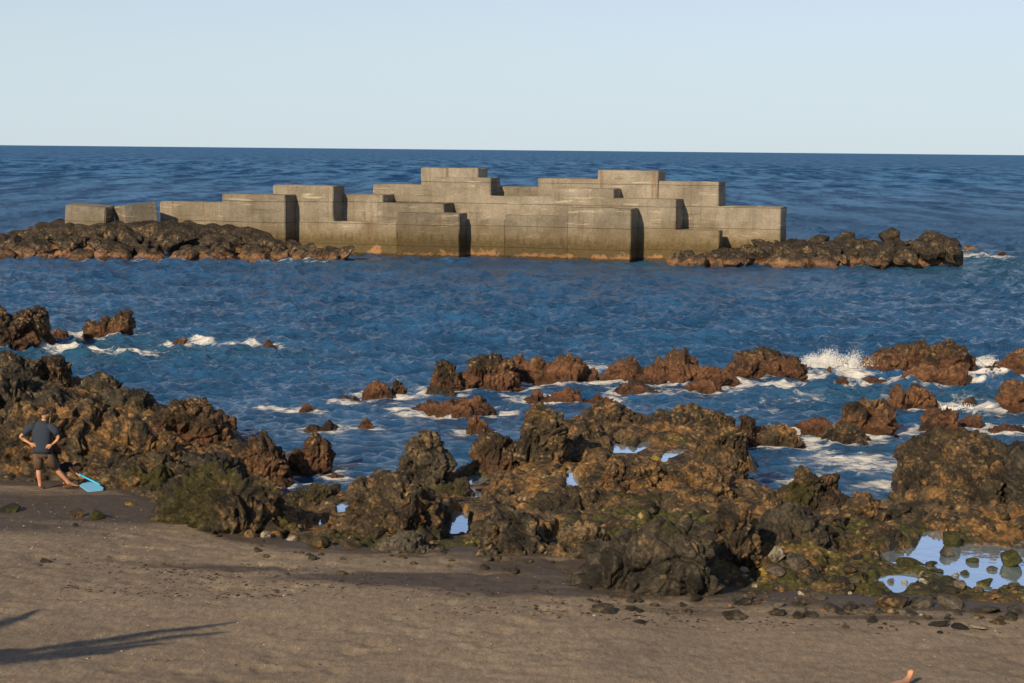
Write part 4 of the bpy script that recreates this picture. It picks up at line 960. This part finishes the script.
def loft(name, tubes, n=20):
    """cloth made of tubes; a tube is a list of (centre, radius across, radius along depth, superellipse power)"""
    bm = bmesh.new()
    for tube in tubes:
        rings = []
        for i, (c, rx, ry) in enumerate(tube):
            c = Vector(c); nx = Vector(tube[min(i + 1, len(tube) - 1)][0]); pv = Vector(tube[max(i - 1, 0)][0])
            d = (nx - pv).normalized(); yv = Vector((0, 1, 0)); xv = yv.cross(d)
            xv = xv.normalized() if xv.length > 1e-4 else Vector((1, 0, 0)); yv = d.cross(xv).normalized()
            rg_ = []
            for k in range(n):
                t = 2 * math.pi * k / n; ct, st = math.cos(t), math.sin(t)
                wob = 1 + 0.025 * float(_T[(k * 3) % 64, (i * 5) % 64, 7])
                rg_.append(bm.verts.new(c + xv * (math.copysign(abs(ct) ** 0.85, ct) * rx * wob) + yv * (math.copysign(abs(st) ** 0.85, st) * ry * wob)))
            rings.append(rg_)
        for r0_, r1_ in zip(rings[:-1], rings[1:]):
            for k in range(n): bm.faces.new((r0_[k], r0_[(k + 1) % n], r1_[(k + 1) % n], r1_[k]))
        bm.faces.new(rings[0]); bm.faces.new(rings[-1])
    bmesh.ops.recalc_face_normals(bm, faces=bm.faces)
    for f in bm.faces: f.smooth = len(f.verts) == 4
    me = bpy.data.meshes.new(name); bm.to_mesh(me); bm.free(); return me
def head_mesh(name):
    """egg shaped head with nose, brow, eye sockets, mouth, ears; faces +Y, centre at the origin"""
    bm = bmesh.new(); bmesh.ops.create_uvsphere(bm, u_segments=32, v_segments=24, radius=1)
    for v in bm.verts:
        x, y, z = v.co
        p = Vector((x * 0.076, y * 0.097, z * 0.115))
        if z < 0: p.x *= 1 + 0.22 * z; p.y *= 1 + 0.12 * z
        f = max(0, y)
        p.y += 0.026 * math.exp(-((x / 0.16) ** 2) - ((z + 0.12) / 0.2) ** 2) * f      # nose
        p.y += 0.006 * math.exp(-((z - 0.22) / 0.1) ** 2) * f                           # brow
        for sx in (-1, 1):
            p.y -= 0.012 * math.exp(-(((x - sx * 0.36) / 0.15) ** 2) - ((z - 0.03) / 0.12) ** 2) * f
            if abs(x) > 0.8 and sx * x > 0: p.x += sx * 0.018 * math.exp(-((y + 0.05) / 0.22) ** 2 - ((z + 0.02) / 0.24) ** 2)
        p.y -= 0.006 * math.exp(-((x / 0.3) ** 2) - ((z + 0.48) / 0.05) ** 2) * f       # mouth
        p.y += 0.008 * math.exp(-((x / 0.25) ** 2) - ((z + 0.75) / 0.12) ** 2) * f      # chin
        v.co = p
    for f in bm.faces: f.smooth = True
    return bm

def join_bm(me, bm, mtx):
    b2 = bmesh.new(); b2.from_mesh(me)
    bm.transform(mtx); t = bpy.data.meshes.new('tmp'); bm.to_mesh(t); b2.from_mesh(t); bm.free()
    b2.to_mesh(me); b2.free(); bpy.data.meshes.remove(t)
    for p in me.polygons: p.use_smooth = True
def hair_mesh(mtx, cover=0.18):
    bm = bmesh.new(); bmesh.ops.create_uvsphere(bm, u_segments=28, v_segments=20, radius=1)
    dele = [v for v in bm.verts if v.co.z < cover - 0.75 * max(0, -v.co.y) + 0.35 * max(0, v.co.y)]
    bmesh.ops.delete(bm, geom=dele, context='VERTS')
    for v in bm.verts:
        n = float(vnoise(np.array([[v.co.x * 5, v.co.y * 5, v.co.z * 5]]))[0])
        v.co = Vector((v.co.x * 0.082, v.co.y * 0.103, v.co.z * 0.122)) * (1 + 0.03 * n)
    g = bmesh.ops.solidify(bm, geom=list(bm.faces), thickness=0.008)
    bm.transform(mtx)
    for f in bm.faces: f.smooth = True
    me = bpy.data.meshes.new('hair'); bm.to_mesh(me); bm.free(); return me

# the man, hands on hips, seen from behind
mf = P(42, 489, 0.84); mz = float(ground(mf.x, mf.y)); s_ = mf.y / F
man = empty('person', (mf.x, mf.y, mz))
tag(man, 'barefoot man in navy t-shirt and brown shorts, hands on hips, back turned', 'person')
V = {'pel': ((0.03, 0, 0.90), (0.13, 0.09)), 'abd': ((0.03, 0.0, 1.08), (0.11, 0.08)), 'chest': ((0.03, 0.01, 1.26), (0.12, 0.085)), 'neckb': ((0.04, 0.03, 1.40), (0.07, 0.06)), 'neck': ((0.05, 0.06, 1.47), 0.056), 'skull': ((0.06, 0.09, 1.54), 0.06),
     'lsh': ((-0.16, 0.0, 1.37), 0.05), 'lup': ((-0.25, -0.03, 1.31), 0.048), 'lel': ((-0.43, -0.08, 1.16), 0.040), 'lfa': ((-0.35, -0.05, 1.09), 0.038), 'lwr': ((-0.22, -0.10, 1.03), 0.027), 'lpa': ((-0.155, -0.125, 1.01), (0.034, 0.018)),
     'rsh': ((0.22, 0.0, 1.37), 0.05), 'rup': ((0.29, -0.02, 1.31), 0.048), 'rel': ((0.40, -0.06, 1.16), 0.040), 'rfa': ((0.36, -0.07, 1.08), 0.038), 'rwr': ((0.28, -0.115, 1.01), 0.027), 'rpa': ((0.225, -0.14, 0.99), (0.034, 0.018)),
     'lhip': ((-0.06, 0, 0.84), 0.08), 'lkn': ((-0.06, 0.0, 0.47), 0.060), 'lca': ((-0.055, -0.03, 0.34), 0.060), 'lan': ((-0.03, 0.0, 0.09), 0.040), 'lhe': ((-0.03, -0.03, 0.04), 0.040), 'lba': ((-0.01, 0.12, 0.03), (0.044, 0.026)), 'lto': ((0.0, 0.19, 0.02), (0.038, 0.018)),
     'rhip': ((0.12, 0, 0.84), 0.08), 'rkn': ((0.28, 0.10, 0.47), 0.060), 'rca': ((0.36, 0.11, 0.34), 0.060), 'ran': ((0.54, 0.16, 0.12), 0.040), 'rhe': ((0.53, 0.14, 0.065), 0.040), 'rba': ((0.66, 0.24, 0.045), (0.044, 0.026)), 'rto': ((0.72, 0.28, 0.035), (0.038, 0.018))}
E = chain('pel', 'abd', 'chest', 'neckb', 'neck', 'skull') + chain('chest', 'lsh', 'lup', 'lel', 'lfa', 'lwr', 'lpa') + chain('chest', 'rsh', 'rup', 'rel', 'rfa', 'rwr', 'rpa') + chain('pel', 'lhip', 'lkn', 'lca', 'lan', 'lhe') + chain('lan', 'lba', 'lto') + chain('pel', 'rhip', 'rkn', 'rca', 'ran', 'rhe') + chain('ran', 'rba', 'rto')
fingers(V, E, 'lwr', 'lpa', (0, 0.3, 1), 'l', (0, 1, -0.3)); fingers(V, E, 'rwr', 'rpa', (0, 0.3, 1), 'r', (0, 1, -0.3))
bme = skin_mesh('body', V, E, 'pel')
HM = Matrix.Translation((0.075, 0.12, 1.61)) @ Matrix.Rotation(R(-20), 4, 'Z') @ Matrix.Rotation(R(-30), 4, 'X')
join_bm(bme, head_mesh('head'), HM)
link('body', bme, M['skin'], man)
link('hair', hair_mesh(HM), M['hair'], man)
torso = [((0.03, 0, 0.80), 0.205, 0.150), ((0.03, 0, 0.90), 0.200, 0.145), ((0.03, 0, 1.05), 0.195, 0.138), ((0.03, 0.005, 1.20), 0.212, 0.140), ((0.03, 0.005, 1.32), 0.222, 0.135), ((0.032, 0.015, 1.40), 0.200, 0.115), ((0.036, 0.03, 1.445), 0.125, 0.092), ((0.04, 0.045, 1.475), 0.078, 0.070)]
slv_l = [((-0.10, 0.0, 1.385), 0.075, 0.085), ((-0.19, -0.01, 1.355), 0.085, 0.092), ((-0.27, -0.035, 1.30), 0.080, 0.088), ((-0.36, -0.06, 1.215), 0.078, 0.082)]
slv_r = [((0.16, 0.0, 1.385), 0.075, 0.085), ((0.25, -0.01, 1.355), 0.085, 0.092), ((0.315, -0.03, 1.30), 0.080, 0.088), ((0.375, -0.05, 1.21), 0.078, 0.082)]
link('t_shirt', loft('t_shirt', [torso, slv_l, slv_r]), M['shirt'], man)
link('shorts', loft('shorts', [[((0.03, 0, 0.92), 0.175, 0.125), ((0.03, 0, 0.80), 0.185, 0.14), ((0.03, 0, 0.70), 0.165, 0.125)],
     [((-0.065, 0, 0.80), 0.10, 0.115), ((-0.065, 0, 0.66), 0.105, 0.11), ((-0.06, 0, 0.45), 0.095, 0.10)], [((0.12, 0.01, 0.80), 0.10, 0.115), ((0.18, 0.045, 0.66), 0.105, 0.11), ((0.285, 0.10, 0.45), 0.095, 0.10)]]), M['shorts'], man)

# crouching child behind the man's right leg
cp_ = P(61, 489, 0.84); cp_.y += 0.6; cx0 = (57 - 512) * cp_.y / F
child = empty('person', (cx0, cp_.y, float(ground(cx0, cp_.y))))
tag(child, 'small child bending over a blue board behind the man, mostly hidden', 'person')
V = {'pel': ((-0.02, 0.0, 0.34), (0.09, 0.08)), 'abd': ((0.05, 0.05, 0.37), (0.085, 0.075)), 'chest': ((0.12, 0.10, 0.37), (0.085, 0.07)), 'neck': ((0.18, 0.14, 0.36), 0.04), 'skull': ((0.22, 0.16, 0.35), 0.05),
     'rsh': ((0.15, 0.02, 0.36), 0.042), 'rel': ((0.23, -0.06, 0.29), 0.03), 'rwr': ((0.34, -0.1, 0.25), 0.022), 'rpa': ((0.38, -0.1, 0.235), (0.026, 0.016)),
     'lsh': ((0.13, 0.20, 0.36), 0.042), 'lel': ((0.22, 0.25, 0.27), 0.03), 'lwr': ((0.34, 0.22, 0.2), 0.022), 'lpa': ((0.37, 0.2, 0.19), 0.022),
     'rhip': ((0.0, -0.06, 0.33), 0.07), 'rkn': ((-0.03, -0.05, 0.20), 0.047), 'rca': ((-0.01, -0.09, 0.14), 0.043), 'ran': ((0.0, -0.08, 0.05), 0.03), 'rto': ((0.06, -0.06, 0.02), (0.03, 0.02)),
     'lhip': ((0.0, 0.06, 0.33), 0.07), 'lkn': ((0.03, 0.12, 0.2), 0.047), 'lan': ((0.0, 0.09, 0.05), 0.03), 'lto': ((0.08, 0.11, 0.02), (0.03, 0.02))}
E = chain('pel', 'abd', 'chest', 'neck', 'skull') + chain('chest', 'rsh', 'rel', 'rwr', 'rpa') + chain('chest', 'lsh', 'lel', 'lwr', 'lpa') + chain('pel', 'rhip', 'rkn', 'rca', 'ran', 'rto') + chain('pel', 'lhip', 'lkn', 'lan', 'lto')
fingers(V, E, 'rwr', 'rpa', (0, 1, 0.2), 'r')
bme = skin_mesh('body', V, E, 'pel')
HM = Matrix.Translation((0.27, 0.18, 0.35)) @ Matrix.Rotation(R(-60), 4, 'Z') @ Matrix.Rotation(R(-40), 4, 'X') @ Matrix.Scale(0.85, 4)
join_bm(bme, head_mesh('head'), HM); link('body', bme, M['skin'], child); link('hair', hair_mesh(HM), M['hair'], child)
link('swim_shirt', loft('swim_shirt', [[((-0.03, -0.02, 0.30), 0.10, 0.11), ((0.0, 0.0, 0.35), 0.115, 0.11), ((0.07, 0.06, 0.375), 0.115, 0.10), ((0.14, 0.11, 0.37), 0.10, 0.09), ((0.17, 0.13, 0.36), 0.06, 0.06)]]), M['black'], child)

# blue board lying at the rock edge
def slab_bm(pts, th):
    bm = bmesh.new(); a = [bm.verts.new(p) for p in pts]; f = bm.faces.new(a)
    bmesh.ops.recalc_face_normals(bm, faces=[f])
    r = bmesh.ops.extrude_face_region(bm, geom=[f]); n = f.normal.copy()
    for v in r['geom']:
        if isinstance(v, bmesh.types.BMVert): v.co += n * -th
    bmesh.ops.recalc_face_normals(bm, faces=bm.faces)
    bmesh.ops.bevel(bm, geom=list(bm.edges), offset=0.008, segments=2, affect='EDGES')
    me = bpy.data.meshes.new('deck'); bm.to_mesh(me); bm.free(); return me
b0 = P(92, 487.5, 0.86); bz = float(ground(b0.x, b0.y)) + 0.03
board = empty('bodyboard', (b0.x, b0.y, bz)); board.rotation_euler = (R(3), R(-3), R(35))
tag(board, 'light blue board lying flat at the rock edge under the cyan pole', 'board')
out = [(-0.26, -0.34), (0.14, -0.38), (0.24, -0.2), (0.25, 0.2), (0.16, 0.42), (-0.08, 0.44), (-0.22, 0.3)]
link('deck', slab_bm([(x * 0.8, y * 0.95, 0) for x, y in out], 0.025), M['foam_blue'], board)
bm = bmesh.new(); bmesh.ops.create_cone(bm, segments=12, radius1=0.012, radius2=0.012, depth=0.5, cap_ends=True, matrix=Matrix.Translation((0, 0.05, 0.012)) @ Matrix.Rotation(R(90), 4, 'X'))
me = bpy.data.meshes.new('stringer'); bm.to_mesh(me); bm.free(); link('stringer', me, M['cyan'], board)
pa = Vector((child.location.x + 0.40, child.location.y - 0.11, child.location.z + 0.235)); pb_ = Vector((P(98, 487, 0.9).x, b0.y + 0.05, bz + 0.06))
dr = pb_ - pa; bm = bmesh.new()
bmesh.ops.create_cone(bm, segments=14, radius1=0.018, radius2=0.018, depth=dr.length, cap_ends=True)
bmesh.ops.create_cone(bm, segments=14, radius1=0.024, radius2=0.024, depth=0.06, cap_ends=True, matrix=Matrix.Translation((0, 0, -dr.length / 2 + 0.02)))
for f in bm.faces: f.smooth = len(f.verts) == 4
me = bpy.data.meshes.new('pole'); bm.to_mesh(me); bm.free()
po = link('pole', me, M['cyan']); po.location = (pa + pb_) / 2; po.rotation_euler = dr.to_track_quat('Z', 'Y').to_euler()
tag(po, 'bright cyan pole held by the bending child above the blue board', 'pole')

# sunbather, all but one foot below the picture
sp_ = P(913, 685, 1.05); sz = float(ground(sp_.x, sp_.y))
sun_b = empty('person', (sp_.x, sp_.y, sz)); sun_b.rotation_euler = (0, 0, R(50))
tag(sun_b, 'bare foot and shin of a sunbather lying on the sand', 'person')
V = {'pel': ((-0.86, 0, 0.11), (0.15, 0.10)), 'abd': ((-1.05, 0, 0.10), (0.14, 0.095)), 'chest': ((-1.27, 0, 0.11), (0.16, 0.105)), 'neck': ((-1.45, 0, 0.10), 0.055), 'skull': ((-1.54, 0, 0.11), 0.06),
     'lsh': ((-1.36, 0.17, 0.10), 0.06), 'lel': ((-1.1, 0.28, 0.06), 0.042), 'lwr': ((-0.86, 0.3, 0.045), 0.028), 'lpa': ((-0.79, 0.3, 0.04), (0.036, 0.02)),
     'rsh': ((-1.36, -0.17, 0.10), 0.06), 'rel': ((-1.1, -0.28, 0.06), 0.042), 'rwr': ((-0.86, -0.3, 0.045), 0.028), 'rpa': ((-0.79, -0.3, 0.04), (0.036, 0.02)),
     'lhip': ((-0.80, 0.09, 0.10), 0.09), 'lkn': ((-0.44, 0.08, 0.09), 0.058), 'lca': ((-0.30, 0.08, 0.08), 0.056), 'lan': ((-0.05, 0.07, 0.07), 0.042), 'lhe': ((-0.01, 0.07, 0.045), 0.045), 'lba': ((0.035, 0.065, 0.125), (0.046, 0.042)), 'lto': ((0.045, 0.062, 0.175), (0.046, 0.032)),
     'rhip': ((-0.80, -0.09, 0.10), 0.09), 'rkn': ((-0.47, -0.32, 0.09), 0.058), 'rca': ((-0.58, -0.24, 0.08), 0.056), 'ran': ((-0.74, -0.08, 0.06), 0.038), 'rhe': ((-0.76, -0.05, 0.05), 0.038), 'rba': ((-0.70, 0.03, 0.06), (0.04, 0.03)), 'rto': ((-0.67, 0.08, 0.06), (0.036, 0.024))}
for sd_, y0 in (('l', 0.06), ('r', -0.175)):
    for i in range(5):
        tx, ty, tz = V[sd_ + 'to'][0]; V[f'{sd_}q{i}'] = ((tx + 0.012 - abs(i - 1) * 0.004, ty - 0.036 + i * 0.018, tz + 0.030 - abs(i - 1) * 0.004), 0.012)
E = chain('pel', 'abd', 'chest', 'neck', 'skull') + chain('chest', 'lsh', 'lel', 'lwr', 'lpa') + chain('chest', 'rsh', 'rel', 'rwr', 'rpa') + chain('pel', 'lhip', 'lkn', 'lca', 'lan', 'lhe') + chain('lan', 'lba', 'lto') + chain('pel', 'rhip', 'rkn', 'rca', 'ran', 'rhe') + chain('ran', 'rba', 'rto')
for sd_ in 'lr':
    for i in range(5): E.append((sd_ + 'to', f'{sd_}q{i}'))
fingers(V, E, 'lwr', 'lpa', (0, 1, 0), 'l'); fingers(V, E, 'rwr', 'rpa', (0, -1, 0), 'r')
bme = skin_mesh('body', V, E, 'pel')
HM = Matrix.Translation((-1.6, 0, 0.13)) @ Matrix.Rotation(R(90), 4, 'Z') @ Matrix.Rotation(R(90), 4, 'X')
join_bm(bme, head_mesh('head'), HM); link('body', bme, M['skin'], sun_b); link('hair', hair_mesh(HM), M['hair'], sun_b)
link('swim_trunks', skin_mesh('swim_trunks', {'a': ((-0.92, 0, 0.11), (0.16, 0.11)), 'b': ((-0.84, 0, 0.11), (0.16, 0.115)), 'r': ((-0.62, -0.1, 0.1), 0.09), 'l': ((-0.62, 0.09, 0.1), 0.09)}, chain('a', 'b', 'r') + chain('b', 'l'), 'a'), M['black'], sun_b)

# ------------------------------------------------------------------ sun, sky
SUN_EL, SUN_AZ = R(27), math.atan2(-math.cos(R(29)), -math.sin(R(29)))      # towards the sun
sd = Vector((math.cos(SUN_EL) * math.cos(SUN_AZ), math.cos(SUN_EL) * math.sin(SUN_AZ), math.sin(SUN_EL)))
li = bpy.data.lights.new('sun', 'SUN'); li.energy = 4.9; li.angle = R(0.5); li.color = (1.0, 0.79, 0.52)
so = bpy.data.objects.new('sun', li); COL.objects.link(so); so.rotation_euler = (-sd).to_track_quat('-Z', 'Y').to_euler()
so.location = (0, 0, 60)
w = bpy.data.worlds.new("World"); S.world = w; w.use_nodes = True
nt = w.node_tree; bg = nt.nodes['Background']; bg.inputs['Strength'].default_value = 0.103
sky = nt.nodes.new('ShaderNodeTexSky'); sky.sky_type = 'NISHITA'; sky.sun_disc = False
sky.sun_elevation = SUN_EL; sky.sun_rotation = math.atan2(sd.x, sd.y)
sky.air_density = 0.72; sky.dust_density = 0.3; sky.ozone_density = 4.0; sky.altitude = 0
hz = nt.nodes.new('ShaderNodeHueSaturation'); hz.inputs['Saturation'].default_value = 0.62
nt.links.new(sky.outputs[0], hz.inputs['Color']); 
tc = nt.nodes.new('ShaderNodeTexCoord'); sx = nt.nodes.new('ShaderNodeSeparateXYZ'); nt.links.new(tc.outputs['Generated'], sx.inputs[0])
vr = nt.nodes.new('ShaderNodeMapRange'); vr.interpolation_type = 'SMOOTHSTEP'; nt.links.new(sx.outputs[2], vr.inputs[0])
vr.inputs[1].default_value = 0.0; vr.inputs[2].default_value = 0.20; vr.inputs[3].default_value = 0.85; vr.inputs[4].default_value = 0.0
vm = nt.nodes.new('ShaderNodeMix'); vm.data_type = 'RGBA'; nt.links.new(vr.outputs[0], vm.inputs[0])
nt.links.new(hz.outputs[0], vm.inputs[6]); vm.inputs[7].default_value = (6.15, 7.2, 7.75, 1)   # pale marine haze low over the sea
nt.links.new(vm.outputs[2], bg.inputs['Color'])

# ------------------------------------------------------------------ palm whose fronds throw the shadow on the sand
def palm(base, height, fronds, label):
    root = empty('palm_tree', base)
    tag(root, label, 'palm tree')
    bm = bmesh.new(); n = 26; ring = []
    for i in range(n):
        t = i / (n - 1); r = 0.19 - 0.07 * t + (0.014 if i % 2 else 0)
        ring.append([bm.verts.new((r * math.cos(a), r * math.sin(a), t * height)) for a in np.linspace(0, 2 * np.pi, 12, endpoint=False)])
    for i in range(n - 1):
        for j in range(12): bm.faces.new((ring[i][j], ring[i][(j + 1) % 12], ring[i + 1][(j + 1) % 12], ring[i + 1][j]))
    bm.faces.new(ring[-1])
    me = bpy.data.meshes.new('trunk'); bm.to_mesh(me); bm.free(); link('trunk', me, M['bark'], root)
    for az, ln, up, droop in fronds:
        bm = bmesh.new(); d = Vector((math.cos(az), math.sin(az), 0)); sdv = Vector((-math.sin(az), math.cos(az), 0)); pts = []
        N_ = 60
        for i in range(N_ + 1):
            t = i / N_; pts.append(d * (ln * t) + Vector((0, 0, height + up * t - droop * t * t)))
        for i in range(N_):
            a, b = pts[i], pts[i + 1]; r = 0.040 * (1 - i / N_) + 0.008
            q = [bm.verts.new(v) for v in (a + sdv * r, a - sdv * r, b - sdv * r, b + sdv * r)]
            bm.faces.new(q); q2 = [bm.verts.new(v - Vector((0, 0, r))) for v in (a + sdv * r, a - sdv * r, b - sdv * r, b + sdv * r)]; bm.faces.new(q2)
            if i > 4:
                t = i / N_; L_ = 0.55 * math.sin(math.pi * (0.12 + 0.86 * t)) ** 0.8
                for s2 in (-1, 1):
                    tip = a + d * L_ * 0.9 + sdv * s2 * L_ * 0.40 - Vector((0, 0, L_ * 0.40))
                    bm.faces.new([bm.verts.new(v) for v in (a, a + d * 0.10, tip)])
        me = bpy.data.meshes.new('frond'); bm.to_mesh(me); bm.free(); link('frond', me, M['frond'], root)
AZS = math.atan2(sd.y, sd.x)
def shadow_src(px, py, h):
    g = P(px, py, 1.1); k = (h - 1.1) / math.tan(SUN_EL)
    return Vector((g.x + math.cos(AZS) * k, g.y + math.sin(AZS) * k, 0))
HT = 5.6
pb = shadow_src(-190, 712, HT)
fr = []
for tx, ty, up, droop in [(234, 620, 0.9, 1.4), (224, 631, 0.8, 1.35), (170, 645, 0.6, 1.35), (200, 625, 0.85, 1.45), (120, 655, 0.5, 1.3), (48, 613, 0.7, 1.5), (40, 655, 0.7, 1.6)]:
    tp = shadow_src(tx, ty, HT + up - droop); dv = tp - pb
    fr.append((math.atan2(dv.y, dv.x), dv.length, up, droop))
fr += [(fr[0][0] + x, 2.6, 1.0, 1.7) for x in (1.9, 2.6, 3.3, 4.0, 4.7)]
palm((pb.x, pb.y, 1.2), HT - 1.2, fr, 'palm tree off to the left whose fronds shade the sand')

S.view_settings.view_transform = 'Standard'; S.view_settings.look = 'None'; S.view_settings.gamma = 1; S.view_settings.exposure = 0.0
S.cycles.max_bounces = 6; S.cycles.use_denoising = True
S.cycles.sample_clamp_indirect = 4
